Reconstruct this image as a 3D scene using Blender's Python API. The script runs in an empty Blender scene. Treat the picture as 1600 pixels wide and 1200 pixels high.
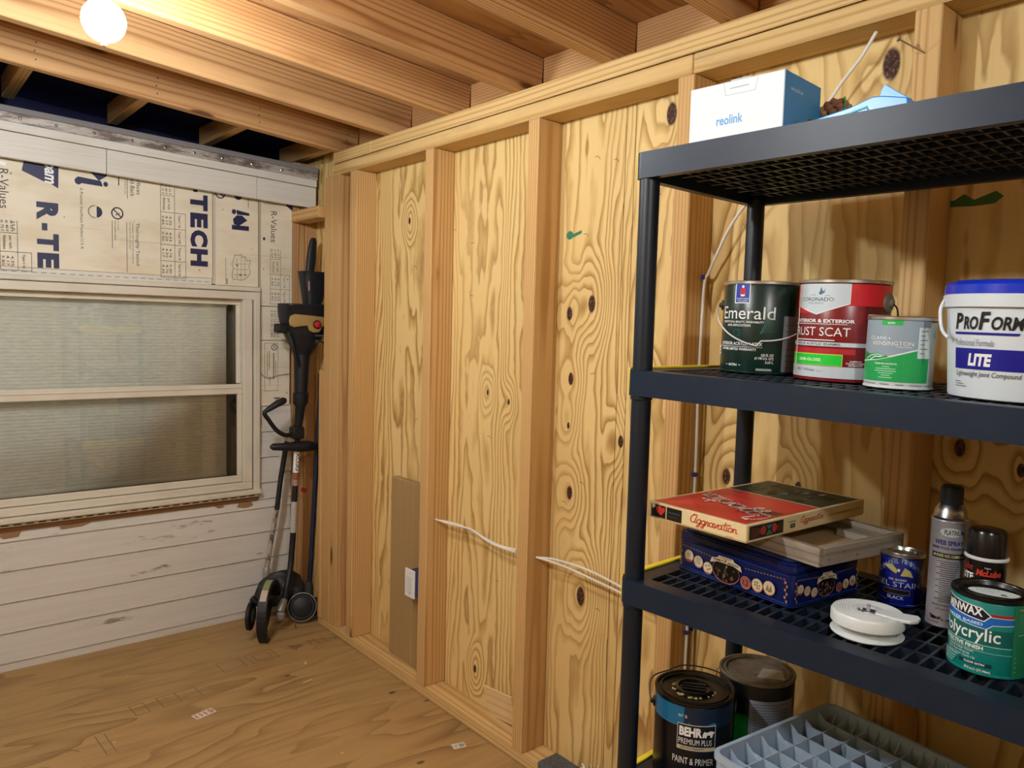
import bpy, bmesh, math, random
from mathutils import Vector, Matrix
random.seed(7)
C = bpy.context.scene.collection
sc = bpy.context.scene
PI = math.pi

# ------------------------------------------------------------------ camera
CAM = (-1.7885, -3.0975, 1.508)
yaw, pitch, roll = 0.6984, -0.0753, 0.0267
cy, sy, cp, sp = math.cos(yaw), math.sin(yaw), math.cos(pitch), math.sin(pitch)
fw = Vector((sy*cp, cy*cp, sp)); r0 = Vector((cy, -sy, 0)); u0 = r0.cross(fw)
rt = r0*math.cos(roll)+u0*math.sin(roll); up = u0*math.cos(roll)-r0*math.sin(roll)
cam = bpy.data.cameras.new('camera'); cam.sensor_fit = 'HORIZONTAL'; cam.sensor_width = 36
cam.lens = 1199.84*36/1600; cam.clip_start = 0.02
co = bpy.data.objects.new('camera', cam); C.objects.link(co)
co.matrix_world = Matrix(((rt.x, up.x, -fw.x, CAM[0]), (rt.y, up.y, -fw.y, CAM[1]), (rt.z, up.z, -fw.z, CAM[2]), (0, 0, 0, 1)))
sc.camera = co
# ------------------------------------------------------------------ light
w = bpy.data.worlds.new('world'); sc.world = w; w.use_nodes = True
w.node_tree.nodes['Background'].inputs[0].default_value = (0.6, 0.7, 1, 1)
w.node_tree.nodes['Background'].inputs[1].default_value = 0.05
BULB_A = ((-1.325, -0.955, 2.226), 330.0, (0.92, 0.98, 1.0))
BULB_B = ((-2.20, -1.78, 2.32), 720.0, (0.92, 0.975, 1.0))
BULB_FILL = ((-1.72, -3.72, 2.27), 440.0, (0.92, 0.975, 1.0))  # unseen bulb, added to light the carton's right side and the can fronts
sc.view_settings.view_transform = 'Standard'; sc.view_settings.look = 'None'
sc.view_settings.gamma = 1; sc.view_settings.use_curve_mapping = False
sc.view_settings.exposure = 0.0

# ------------------------------------------------------------------ materials
def lin(c):
    if isinstance(c, str):
        c = c.lstrip('#'); c = [int(c[i:i+2], 16)/255 for i in (0, 2, 4)]
        c = [x/12.92 if x <= .04045 else ((x+.055)/1.055)**2.4 for x in c]
    return (c[0], c[1], c[2], 1)
class NT:
    def __init__(s, name):
        s.m = bpy.data.materials.new(name); s.m.use_nodes = True; s.t = s.m.node_tree; s.n = s.t.nodes
        s.b = s.n['Principled BSDF']
    def new(s, typ, **kw):
        n = s.n.new(typ)
        for k, v in kw.items():
            setattr(n, k, v)
        return n
    def link(s, a, b): s.t.links.new(a, b)
    def math(s, op, a, b=None, c=None, clamp=False):
        n = s.new('ShaderNodeMath', operation=op, use_clamp=clamp)
        for i, x in enumerate((a, b, c)):
            if x is None: continue
            if isinstance(x, (int, float)): n.inputs[i].default_value = x
            else: s.link(x, n.inputs[i])
        return n.outputs[0]
    def vmath(s, op, a, b=None, c=None):
        n = s.new('ShaderNodeVectorMath', operation=op)
        for i, x in enumerate((a, b, c)):
            if x is None: continue
            if isinstance(x, (tuple, list)): n.inputs[i].default_value = x
            elif isinstance(x, (int, float)): n.inputs[3].default_value = x
            else: s.link(x, n.inputs[i])
        return n.outputs['Value'] if op == 'LENGTH' else n.outputs[0]
    def noise(s, v, scale=1, detail=2, rough=.5, dist=0):
        n = s.new('ShaderNodeTexNoise'); s.link(v, n.inputs['Vector'])
        n.inputs['Scale'].default_value = scale; n.inputs['Detail'].default_value = detail
        n.inputs['Roughness'].default_value = rough; n.inputs['Distortion'].default_value = dist
        return n.outputs[0]
    def smooth(s, v, a, b, o0=0., o1=1.):
        n = s.new('ShaderNodeMapRange', interpolation_type='SMOOTHSTEP'); s.link(v, n.inputs[0])
        for i, x in enumerate((a, b, o0, o1)): n.inputs[1+i].default_value = x
        return n.outputs[0]
    def mix(s, f, a, b, mode='MIX'):
        n = s.new('ShaderNodeMix', data_type='RGBA', blend_type=mode)
        if isinstance(f, (int, float)): n.inputs[0].default_value = f
        else: s.link(f, n.inputs[0])
        for i, x in ((6, a), (7, b)):
            if isinstance(x, (tuple, list, str)): n.inputs[i].default_value = lin(x)
            else: s.link(x, n.inputs[i])
        return n.outputs[2]
    def ramp(s, v, stops):
        n = s.new('ShaderNodeValToRGB'); s.link(v, n.inputs[0])
        e = n.color_ramp.elements
        while len(e) < len(stops): e.new(.5)
        for el, (p, c) in zip(e, stops): el.position = p; el.color = lin(c)
        return n.outputs[0]
    def bump(s, h, strength=.2, dist=.002):
        n = s.new('ShaderNodeBump'); s.link(h, n.inputs['Height'])
        n.inputs['Strength'].default_value = strength; n.inputs['Distance'].default_value = dist
        s.link(n.outputs[0], s.b.inputs['Normal'])
    def coord(s, rnd=0.0):
        tc = s.new('ShaderNodeTexCoord'); v = tc.outputs['Object']
        if rnd:
            oi = s.new('ShaderNodeObjectInfo')
            v = s.vmath('ADD', v, s.vmath('SCALE', s.vmath('MULTIPLY_ADD', oi_vec(s, oi), (1, 1.7, 2.3), (0, 0, 0)), rnd))
        return v
    def col(s, c):
        if isinstance(c, (tuple, list, str)): s.b.inputs['Base Color'].default_value = lin(c)
        else: s.link(c, s.b.inputs['Base Color'])
    def set(s, rough=.5, metal=0, spec=None):
        s.b.inputs['Roughness'].default_value = rough; s.b.inputs['Metallic'].default_value = metal
        if spec is not None: s.b.inputs['Specular IOR Level'].default_value = spec
        return s.m
def oi_vec(s, oi):
    n = s.new('ShaderNodeCombineXYZ')
    for i in range(3): s.link(oi.outputs['Random'], n.inputs[i])
    return n.outputs[0]
_pl = {}
def plain(c, rough=.5, metal=0, spec=None, grain=0):
    k = (str(c), rough, metal, spec, grain)
    if k in _pl: return _pl[k]
    N = NT('paint_%d' % len(_pl))
    if grain:
        v = N.coord()
        n1 = N.noise(v, 35, 4, .6)
        N.col(N.mix(N.smooth(n1, .35, .75), c, [x*(1-grain) for x in lin(c)[:3]]))
    else: N.col(c)
    _pl[k] = N.set(rough, metal, spec); return _pl[k]

def lumber(name, light, mid, dark, ring=46., knots=True, rough=.65, dirt=0.):
    N = NT(name); v0 = N.coord()
    oi = N.new('ShaderNodeObjectInfo').outputs['Random']
    cx = N.new('ShaderNodeCombineXYZ'); N.link(N.math('MULTIPLY', oi, 31.), cx.inputs[0])
    N.link(N.math('MULTIPLY', N.math('FRACT', N.math('MULTIPLY', oi, 73.)), .14), cx.inputs[1])
    N.link(N.math('MULTIPLY_ADD', N.math('FRACT', N.math('MULTIPLY', oi, 137.)), .12, .03), cx.inputs[2])
    v = N.vmath('ADD', v0, cx.outputs[0])
    st = N.vmath('MULTIPLY', v, (.085, 1, 1))
    wv = N.new('ShaderNodeTexWave', wave_type='RINGS', rings_direction='X')
    N.link(st, wv.inputs['Vector'])
    wv.inputs['Scale'].default_value = ring; wv.inputs['Distortion'].default_value = 5.5
    wv.inputs['Detail'].default_value = 2; wv.inputs['Detail Scale'].default_value = .35
    fib = N.noise(N.vmath('MULTIPLY', v, (5, 260, 260)), 1, 3, .6)
    big = N.noise(N.vmath('MULTIPLY', v, (.9, 5, 5)), 1, 2, .5)
    c = N.ramp(wv.outputs['Fac'], [(0, light), (.45, light), (.8, mid), (1, dark)])
    c = N.mix(N.smooth(big, .3, .75, 0, .55), c, mid)
    c = N.mix(N.smooth(fib, .45, .8, 0, .35), c, dark)
    if knots:
        vo = N.new('ShaderNodeTexVoronoi', feature='F1'); N.link(N.vmath('MULTIPLY', v, (1.9, 7.5, 7.5)), vo.inputs['Vector'])
        vo.inputs['Scale'].default_value = 1
        k = N.smooth(vo.outputs['Distance'], .06, .12, 1, 0); halo = N.smooth(vo.outputs['Distance'], .10, .26, .4, 0)
        c = N.mix(halo, c, dark); c = N.mix(N.math('MULTIPLY', k, .85), c, (.07, .025, .01))
    if dirt:
        d = N.noise(N.vmath('MULTIPLY', v, (3, 12, 12)), 1, 4, .6)
        c = N.mix(N.smooth(d, .5, .75, 0, dirt), c, (.16, .13, .10))
    N.col(c); N.bump(N.math('ADD', fib, wv.outputs['Fac']), .12, .001)
    return N.set(rough, 0, .3)
M_STUD = lumber('pine_stud', (.66, .43, .19), (.58, .35, .135), (.46, .25, .085), ring=30.)
M_PLATE = lumber('pine_plate', (.70, .49, .22), (.62, .41, .165), (.49, .29, .10), ring=30., knots=False, dirt=.25)
M_JOIST = lumber('pine_joist', (.62, .37, .165), (.54, .295, .125), (.36, .17, .06), ring=34.)
M_GREYW = lumber('weathered_board', (.42, .285, .13), (.36, .24, .105), (.27, .175, .075), ring=26., knots=False)
M_TRAYW = lumber('barn_wood', (.34, .29, .23), (.29, .245, .19), (.20, .165, .125), ring=22., knots=False, dirt=.6)
M_BROWN = lumber('old_brown_wood', (.26, .115, .045), (.20, .085, .03), (.10, .04, .015), knots=False)
M_PALE = lumber('pale_scrap_wood', (.82, .65, .38), (.77, .59, .32), (.66, .47, .23), ring=14., knots=False)
M_CORNER = lumber('corner_board_wood', (.52, .31, .14), (.44, .25, .10), (.28, .13, .05))

def plywood(name, knots, seed, light=(.78, .58, .255), mid=(.585, .385, .132), dark=(.38, .205, .06), axis='z'):
    """rotary-cut veneer: contour bands of a stretched field, bent round the listed knots (y, z, size)"""
    N = NT(name); tc = N.new('ShaderNodeTexCoord'); v = tc.outputs['Object']
    sx = N.new('ShaderNodeSeparateXYZ'); N.link(v, sx.inputs[0])
    a = N.noise(N.vmath('ADD', N.vmath('MULTIPLY', v, (1, 2.2, .26)), (seed, seed*2.3, seed*.7)), 1, 2, .45)
    b = N.noise(N.vmath('ADD', N.vmath('MULTIPLY', v, (1, 9, 1.3)), (seed, 3, 1)), 1, 2, .5)
    b2 = N.noise(N.vmath('MULTIPLY', v, (1, 16, 7)), 1, 2, .5)
    f = N.math('ADD', N.math('MULTIPLY', a, .95), N.math('MULTIPLY', b, .17))
    f = N.math('ADD', f, N.math('MULTIPLY', b2, .035))
    f = N.math('ADD', f, N.math('MULTIPLY', sx.outputs['Y'], .75))
    spot = None; halo = None
    for (ky, kz, ks) in knots:
        d = N.vmath('LENGTH', N.vmath('MULTIPLY_ADD', v, (0, 1, .55), (0, -ky, -kz*.55)))
        f = N.math('ADD', f, N.smooth(d, 0, .03+ks*5.5, .09+ks*4, 0))
        s1 = N.smooth(d, ks*.75, ks*1.05, 1, 0)
        spot = s1 if spot is None else N.math('MAXIMUM', spot, s1)
    band = N.math('FRACT', N.math('MULTIPLY', f, 27.))
    c = N.ramp(band, [(0, light), (.42, light), (.68, mid), (.90, dark), (1, light)])
    tone = N.noise(N.vmath('MULTIPLY', v, (1, 3.0, .9)), 1, 3, .55)
    c = N.mix(N.smooth(tone, .40, .72, 0, .6), c, light)
    fib = N.noise(N.vmath('MULTIPLY', v, (1, 320, 7)), 1, 3, .6)
    c = N.mix(N.smooth(fib, .5, .8, 0, .35), c, mid)
    big = N.noise(N.vmath('ADD', N.vmath('MULTIPLY', v, (1, 1.4, .8)), (9, seed, 4)), 1, 3, .5)
    c = N.mix(N.smooth(big, .5, .72, 0, .35), c, mid)
    if spot is not None:
        tx = N.noise(v, 110, 2, .6)
        c = N.mix(spot, c, N.mix(N.smooth(tx, .5, .62), (.045, .014, .006), (.16, .075, .045)))
    N.col(c); N.bump(N.math('ADD', fib, band), .10, .001)
    return N.set(.6, 0, .3)
KN1 = [(-1.356, 1.586, .017), (-1.255, 1.554, .014), (-1.271, 1.338, .013), (-1.282, .956, .014), (-1.266, 1.181, .007), (-1.501, 1.158, .012), (-1.35, .62, .02)]
KN2 = [(-.825, 1.256, .007), (-.951, 1.231, .007), (-.787, .164, .010), (-.70, 1.95, .006), (-.257, 1.945, .009)]
KN3 = [(-1.649, 2.128, .020), (-2.269, 2.12, .022), (-1.889, 1.113, .014), (-2.466, 1.273, .012), (-2.583, 1.243, .009), (-2.10, 1.12, .010), (-1.60, 1.38, .006)]
M_PLYA = plywood('plywood_sheathing_a', KN1+KN2[:3], 3.1)
M_PLYB = plywood('plywood_sheathing_b', KN2[3:], 7.7)
M_PLYC = plywood('plywood_sheathing_c', KN3, 12.4)
M_PLYD = plywood('plywood_plain', [], 21.)
M_PLYE = plywood('plywood_dull', [], 33., (.42, .31, .15), (.33, .23, .10), (.22, .13, .05))

def floor_mat():
    N = NT('floor_plywood'); tc = N.new('ShaderNodeTexCoord'); v = tc.outputs['Object']
    rot = N.new('ShaderNodeMapping'); N.link(v, rot.inputs[0]); rot.inputs['Rotation'].default_value = (0, 0, .05)
    v2 = rot.outputs[0]; sx = N.new('ShaderNodeSeparateXYZ'); N.link(v2, sx.inputs[0])
    a = N.noise(N.vmath('MULTIPLY', v2, (.55, 2.3, 1)), 1, 3, .5)
    f = N.math('ADD', N.math('MULTIPLY', a, 1.3), N.math('MULTIPLY', sx.outputs['Y'], .5))
    band = N.math('FRACT', N.math('MULTIPLY', f, 10.))
    c = N.ramp(band, [(0, (0.448, 0.288, 0.116)), (.5, (0.410, 0.258, 0.102)), (.85, (0.326, 0.192, 0.074)), (.96, (0.237, 0.132, 0.048)), (1, (0.429, 0.276, 0.112))])
    t = N.noise(v2, 1.4, 4, .55)
    c = N.mix(N.smooth(t, .35, .62, 0, .8), c, (0.429, 0.282, 0.116))
    sk = N.noise(N.vmath('MULTIPLY', v2, (1.5, 26, 1)), 1, 4, .6)
    c = N.mix(N.smooth(sk, .48, .72, 0, .6), c, (0.256, 0.154, 0.060))
    fib = N.noise(N.vmath('MULTIPLY', v2, (8, 260, 1)), 1, 3, .6)
    c = N.mix(N.smooth(fib, .5, .8, 0, .4), c, (0.218, 0.132, 0.054))
    st = N.noise(N.vmath('MULTIPLY', v2, (1.2, 3.2, 1)), 1.2, 5, .6)
    c = N.mix(N.smooth(st, .52, .74, 0, .5), c, (0.173, 0.120, 0.065))
    vo = N.new('ShaderNodeTexVoronoi'); N.link(v2, vo.inputs['Vector']); vo.inputs['Scale'].default_value = 9
    g = N.noise(v2, 2.1, 2, .5)
    sp = N.math('MULTIPLY', N.smooth(vo.outputs['Distance'], .03, .06, 1, 0), N.smooth(g, .50, .56))
    c = N.mix(N.math('MULTIPLY', sp, .7), c, (.62, .55, .42))
    vo2 = N.new('ShaderNodeTexVoronoi'); N.link(N.vmath('ADD', N.vmath('MULTIPLY', v2, (.6, 1, 1)), (4.4, 2, 0)), vo2.inputs['Vector']); vo2.inputs['Scale'].default_value = 7
    sp2 = N.math('MULTIPLY', N.smooth(vo2.outputs['Distance'], .05, .09, 1, 0), N.smooth(g, .42, .5, 1, 0))
    c = N.mix(N.math('MULTIPLY', sp2, .8), c, (.07, .04, .025))
    N.col(c); N.bump(N.math('ADD', fib, band), .12, .001)
    return N.set(.55, 0, .35)
M_FLOOR = floor_mat()
def deck_mat():
    N = NT('roof_deck_plywood'); v = N.coord(5.)
    a = N.noise(N.vmath('MULTIPLY', v, (.8, 6, 1)), 1, 3, .5)
    c = N.ramp(N.math('FRACT', N.math('MULTIPLY', a, 9.)), [(0, (.52, .30, .13)), (.6, (.46, .25, .10)), (.95, (.32, .16, .06)), (1, (.52, .30, .13))])
    N.col(c); return N.set(.65, 0, .3)
M_DECK = deck_mat()
def siding_mat():
    N = NT('white_painted_siding'); v = N.coord(3.)
    n = N.noise(N.vmath('MULTIPLY', v, (1.2, 6, 6)), 1.6, 6, .68)
    n2 = N.noise(N.vmath('MULTIPLY', v, (3, 60, 60)), 1, 4, .65)
    c = N.mix(N.smooth(n2, .35, .75, 0, .6), (.67, .665, .635), (.57, .555, .515))
    m = N.math('MULTIPLY', N.smooth(n, .60, .66), N.smooth(n2, .40, .52))
    c = N.mix(N.math('MULTIPLY', m, .85), c, (.17, .13, .09))
    N.col(c); N.bump(n2, .25, .001)
    return N.set(.6, 0, .3)
M_SIDE = siding_mat()
def foam_mat():
    N = NT('foam_board_facer'); v = N.coord()
    n = N.noise(N.vmath('MULTIPLY', v, (2, 1, 6)), 1.5, 5, .6)
    c = N.mix(N.smooth(n, .4, .7, 0, .8), (.78, .73, .60), (.66, .58, .42))
    n2 = N.noise(N.vmath('MULTIPLY', v, (1.5, 1, 90)), 1, 2, .5)
    c = N.mix(N.smooth(n2, .66, .72, 0, .3), c, (.45, .36, .24))
    vo = N.new('ShaderNodeTexVoronoi'); N.link(v, vo.inputs['Vector']); vo.inputs['Scale'].default_value = 14
    c = N.mix(N.smooth(vo.outputs['Distance'], .05, .075, .75, 0), c, (.2, .17, .13))
    N.col(c); return N.set(.5, 0, .35)
M_FOAM = foam_mat()
def vinyl_mat(name, a, b, streak):
    N = NT(name); v = N.coord()
    n = N.noise(N.vmath('MULTIPLY', v, streak), 1, 3, .6)
    N.col(N.mix(N.smooth(n, .4, .7), a, b)); N.bump(n, .15, .0008)
    return N.set(.45, 0, .4)
M_VINYL = vinyl_mat('white_vinyl', (.70, .68, .63), (.62, .60, .55), (3, 90, 160))
M_WIN = vinyl_mat('cream_window_vinyl', (.68, .65, .56), (.62, .58, .49), (6, 6, 6))
def gutter_mat():
    N = NT('stained_metal_strip'); v = N.coord()
    n = N.noise(N.vmath('MULTIPLY', v, (9, 30, 30)), 1, 5, .7)
    c = N.mix(N.smooth(n, .42, .62), (.50, .46, .42), (.16, .12, .10))
    N.col(c); return N.set(.5, .2)
M_GUTTER = gutter_mat()
def blind_mat():
    N = NT('ribbed_window_shade'); v = N.coord()
    s = N.new('ShaderNodeSeparateXYZ'); N.link(v, s.inputs[0])
    n = N.noise(N.vmath('MULTIPLY', v, (30, 1, 160)), 1, 3, .6)
    N.col(N.mix(N.smooth(n, .35, .7), (.62, .61, .55), (.52, .505, .445)))
    return N.set(.8)
M_BLIND = blind_mat()
def glass_mat():
    N = NT('window_glass'); t = N.t
    g = N.new('ShaderNodeBsdfGlossy'); g.inputs['Roughness'].default_value = .02; g.inputs['Color'].default_value = (1, 1, 1, 1)
    tr = N.new('ShaderNodeBsdfTransparent'); tr.inputs['Color'].default_value = (.975, .985, .97, 1)
    lw = N.new('ShaderNodeFresnel'); lw.inputs['IOR'].default_value = 1.6
    mx = N.new('ShaderNodeMixShader'); N.link(lw.outputs[0], mx.inputs[0]); N.link(tr.outputs[0], mx.inputs[1]); N.link(g.outputs[0], mx.inputs[2])
    N.link(mx.outputs[0], N.n['Material Output'].inputs[0]); return N.m
M_GLASS = glass_mat()
def black_plastic(name, c, rough, dust, spec=.5):
    N = NT(name); v = N.coord()
    n = N.noise(v, 22, 5, .65)
    N.col(N.mix(N.smooth(n, .45, .8, 0, dust), c, (.16, .17, .18)))
    return N.set(rough, 0, spec)
M_SHELF = black_plastic('black_shelf_plastic', (.004, .015, .038), .42, .03, .42)
M_TIER = black_plastic('black_tier_plastic', (.006, .013, .028), .42, .15)
M_POST = black_plastic('black_post_plastic', (.003, .009, .020), .42, .02)
M_TOOL = black_plastic('tool_black_plastic', (.005, .007, .013), .5, .05)
M_TOOLM = plain((.006, .006, .007), .6)
M_YEL = plain((.88, .72, .03), .5)
M_NAVY = plain((.012, .016, .075), .5)
M_INK = plain((.06, .055, .06), .6)
M_WHITE = plain((.80, .82, .83), .4)
M_PRINTW = plain((.82, .85, .86), .4)
M_STEEL = plain((.55, .55, .54), .28, 1.)
M_DARKSTEEL = plain((.10, .095, .09), .4, .8)
M_RUST = plain((.13, .06, .03), .8)
M_CABLE = plain((.80, .78, .72), .4)
M_BLUECLIP = plain((.02, .03, .25), .4)
M_VOID = plain((.03, .035, .12), .9)  # navy shade and haze of the roof void put into the colour

# ------------------------------------------------------------------ geometry helpers
class MB:
    def __init__(s): s.v = []; s.f = []
    def add(s, vs, fs, M=None):
        o = len(s.v)
        for p in vs: s.v.append(tuple(M @ Vector(p)) if M is not None else tuple(p))
        for f in fs: s.f.append([o+i for i in f])
        return s
    def box(s, x0, x1, y0, y1, z0, z1, M=None):
        vs = [(x, y, z) for z in (z0, z1) for x, y in ((x0, y0), (x1, y0), (x1, y1), (x0, y1))]
        return s.add(vs, [(3, 2, 1, 0), (4, 5, 6, 7), (0, 1, 5, 4), (1, 2, 6, 5), (2, 3, 7, 6), (3, 0, 4, 7)], M)
    def lathe(s, prof, n=40, M=None, sx=1, sy=1, caps=True):
        vs = []; fs = []
        for r, z in prof:
            for i in range(n):
                a = 2*PI*i/n; vs.append((r*math.cos(a)*sx, r*math.sin(a)*sy, z))
        for k in range(len(prof)-1):
            for i in range(n):
                j = (i+1) % n; fs.append((k*n+i, k*n+j, (k+1)*n+j, (k+1)*n+i))
        if caps:
            if prof[0][0] > 1e-6: fs.append(tuple(range(n-1, -1, -1)))
            if prof[-1][0] > 1e-6: fs.append(tuple((len(prof)-1)*n+i for i in range(n)))
        return s.add(vs, fs, M)
    def tube(s, path, r, n=10, closed=False, rs=None):
        P = [Vector(p) for p in path]; m = len(P); vs = []; fs = []
        t0 = (P[1]-P[0]).normalized(); nrm = t0.orthogonal().normalized()
        for k in range(m):
            if closed: t = (P[(k+1) % m]-P[k-1]).normalized()
            else: t = (P[min(k+1, m-1)]-P[max(k-1, 0)]).normalized()
            nrm = (nrm-t*nrm.dot(t)).normalized(); b = t.cross(nrm)
            rr = rs[k] if rs else r
            for i in range(n):
                a = 2*PI*i/n; vs.append(P[k]+(nrm*math.cos(a)+b*math.sin(a))*rr)
        for k in range(m if closed else m-1):
            k2 = (k+1) % m
            for i in range(n):
                j = (i+1) % n; fs.append((k*n+i, k*n+j, k2*n+j, k2*n+i))
        if not closed: fs += [tuple(range(n-1, -1, -1)), tuple((m-1)*n+i for i in range(n))]
        return s.add(vs, fs)
    def prism(s, poly, h0, h1, M=None):
        n = len(poly)
        vs = [(x, y, h0) for x, y in poly]+[(x, y, h1) for x, y in poly]
        fs = [tuple(range(n-1, -1, -1)), tuple(range(n, 2*n))]+[(i, (i+1) % n, n+(i+1) % n, n+i) for i in range(n)]
        return s.add(vs, fs, M)
    def loft(s, secs, n=20, M=None):
        """secs: (z, cx, cy, rx, ry, power)"""
        vs = []; fs = []
        for z, cx, cy_, rx, ry, pw in secs:
            for i in range(n):
                a = 2*PI*i/n; c, d = math.cos(a), math.sin(a)
                vs.append((cx+rx*math.copysign(abs(c)**(2/pw), c), cy_+ry*math.copysign(abs(d)**(2/pw), d), z))
        for k in range(len(secs)-1):
            for i in range(n):
                j = (i+1) % n; fs.append((k*n+i, k*n+j, (k+1)*n+j, (k+1)*n+i))
        fs += [tuple(range(n-1, -1, -1)), tuple((len(secs)-1)*n+i for i in range(n))]
        return s.add(vs, fs, M)
    def mesh(s, name, bevel=0, seg=1, smooth=None):
        me = bpy.data.meshes.new(name); me.from_pydata(s.v, [], s.f)
        bm = bmesh.new(); bm.from_mesh(me)
        bmesh.ops.recalc_face_normals(bm, faces=bm.faces)
        if bevel:
            ed = [e for e in bm.edges if len(e.link_faces) == 2 and e.calc_face_angle(0) > .6]
            bmesh.ops.bevel(bm, geom=ed, offset=bevel, segments=seg, affect='EDGES', profile=.5, clamp_overlap=True)
        bm.to_mesh(me); bm.free()
        if smooth:
            for p in me.polygons: p.use_smooth = True
            me.set_sharp_from_angle(angle=smooth)
        return me
    def obj(s, name, mat, parent=None, bevel=0, seg=1, smooth=None, M=None):
        o = bpy.data.objects.new(name, s.mesh(name, bevel, seg, smooth)); o.data.materials.append(mat)
        C.objects.link(o)
        if parent: o.parent = parent
        if M is not None: o.matrix_local = M
        return o
SM = math.radians(40)
def empty(name, loc=(0, 0, 0), rz=0):
    o = bpy.data.objects.new(name, None); o.empty_display_size = .05; C.objects.link(o)
    o.location = loc; o.rotation_euler = (0, 0, rz); return o
def tag(o, label, cat, group=None):
    o['label'] = label; o['category'] = cat
    if group: o['group'] = group
    return o
def structure(o): o['kind'] = 'structure'; return o
def beam(name, p0, p1, wd, ht, mat, parent=None, bevel=.0025, roll_=0):
    """board with its local X along p0-p1, wd across (horizontal), ht up"""
    p0 = Vector(p0); p1 = Vector(p1); x = (p1-p0); L = x.length; x.normalize()
    ref = Vector((0, 0, 1)) if abs(x.z) < .9 else Vector((0, 1, 0))
    y = ref.cross(x).normalized(); z = x.cross(y)
    R = Matrix((x, y, z)).transposed().to_4x4(); R.translation = (p0+p1)/2
    return MB().box(-L/2, L/2, -wd/2, wd/2, -ht/2, ht/2).obj(name, mat, parent, bevel, M=R)
def box_obj(name, b, mat, parent=None, bevel=0, seg=1):
    c = [(b[0]+b[1])/2, (b[2]+b[3])/2, (b[4]+b[5])/2]
    return MB().box(b[0]-c[0], b[1]-c[0], b[2]-c[1], b[3]-c[1], b[4]-c[2], b[5]-c[2]).obj(name, mat, parent, bevel, seg, M=Matrix.Translation(c))
def spline(pts, k=8):
    P = [Vector(p) for p in pts]; out = []
    for i in range(len(P)-1):
        a = P[max(i-1, 0)]; b = P[i]; c = P[i+1]; d = P[min(i+2, len(P)-1)]
        for j in range(k):
            t = j/k
            out.append(.5*((2*b)+(c-a)*t+(2*a-5*b+4*c-d)*t*t+(3*b-a-3*c+d)*t**3))
    out.append(P[-1]); return out

# ------------------------------------------------------------------ flat print: 2D shapes mapped on faces or cans
def text2d(txt, bold=0, shear=0):
    cu = bpy.data.curves.new('t', 'FONT'); cu.body = txt; cu.resolution_u = 3; cu.offset = bold; cu.shear = shear
    o = bpy.data.objects.new('t', cu); m = o.to_mesh()
    vs = [(v.co.x, v.co.y) for v in m.vertices]; fs = [tuple(p.vertices) for p in m.polygons]
    o.to_mesh_clear(); bpy.data.objects.remove(o); bpy.data.curves.remove(cu)
    return vs, fs
def ribbon(pts, wd):
    vs = []; fs = []
    for (a, b) in zip(pts[:-1], pts[1:]):
        dx, dy = b[0]-a[0], b[1]-a[1]; l = math.hypot(dx, dy) or 1e-9
        ex, ey = dx/l*wd*.3, dy/l*wd*.3; nx, ny = -dy/l*wd/2, dx/l*wd/2
        o = len(vs); vs += [(a[0]+nx-ex, a[1]+ny-ey), (a[0]-nx-ex, a[1]-ny-ey), (b[0]-nx+ex, b[1]-ny+ey), (b[0]+nx+ex, b[1]+ny+ey)]
        fs.append((o, o+1, o+2, o+3))
    return vs, fs
def arc(cx, cy_, rx, ry, a0, a1, n=10):
    return [(cx+rx*math.cos(math.radians(a0+(a1-a0)*i/n)), cy_+ry*math.sin(math.radians(a0+(a1-a0)*i/n))) for i in range(n+1)]
def script2d(word, wd=.11, shear=.28):
    """brush-script lettering drawn as strokes"""
    G = {'a': (.62, [arc(.26, .25, .24, .25, 40, 400, 14), [(.5, .5), (.5, .1), (.56, .0), (.66, .06)]]),
         'A': (.95, [arc(.42, .45, .36, .46, 75, 330, 14), [(.8, 1.0), (.72, .4), (.74, .05), (.9, .0), (1., .1)], [(.30, 1.0), (.8, 1.0)]]),
         'g': (.62, [arc(.26, .25, .24, .25, 40, 400, 14), [(.5, .5), (.5, -.25), (.36, -.46), (.12, -.38), (.3, -.18), (.66, .06)]]),
         'r': (.45, [[(.0, .06), (.1, .5), (.16, .42), (.3, .44), (.28, .1), (.36, .0), (.48, .06)]]),
         'v': (.55, [[(.0, .4), (.1, .5), (.2, .02), (.3, .02), (.46, .5), (.58, .44)]]),
         't': (.42, [[(.22, .95), (.2, .1), (.28, .0), (.44, .06)], [(-.1, .62), (.9, .78)]]),
         'i': (.32, [[(.1, .5), (.1, .1), (.18, .0), (.34, .06)], [(.16, .72), (.2, .78)]]),
         'o': (.58, [arc(.26, .25, .24, .25, 90, 450, 14), [(.4, .44), (.6, .4)]]),
         'n': (.66, [[(.06, .5), (.08, .0)], [(.08, .3), (.22, .5), (.38, .46), (.42, .1), (.5, .0), (.66, .06)]])}
    x = 0; V = []; F = []
    for ch in word:
        adv, st = G[ch]
        for p in st:
            vs, fs = ribbon([(x+a+b*shear, b) for a, b in p], wd)
            F += [tuple(i+len(V) for i in f) for f in fs]; V += vs
        x += adv
    return V, F
def fit(vs, x0, x1, y0, y1, rot=0):
    for _ in range(rot): vs = [(b, -a) for a, b in vs]      # quarter turns clockwise
    ax = min(a for a, _ in vs); bx = max(a for a, _ in vs); ay = min(b for _, b in vs); by = max(b for _, b in vs)
    return [(x0+(a-ax)/(bx-ax+1e-9)*(x1-x0), y0+(b-ay)/(by-ay+1e-9)*(y1-y0)) for a, b in vs]
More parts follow.
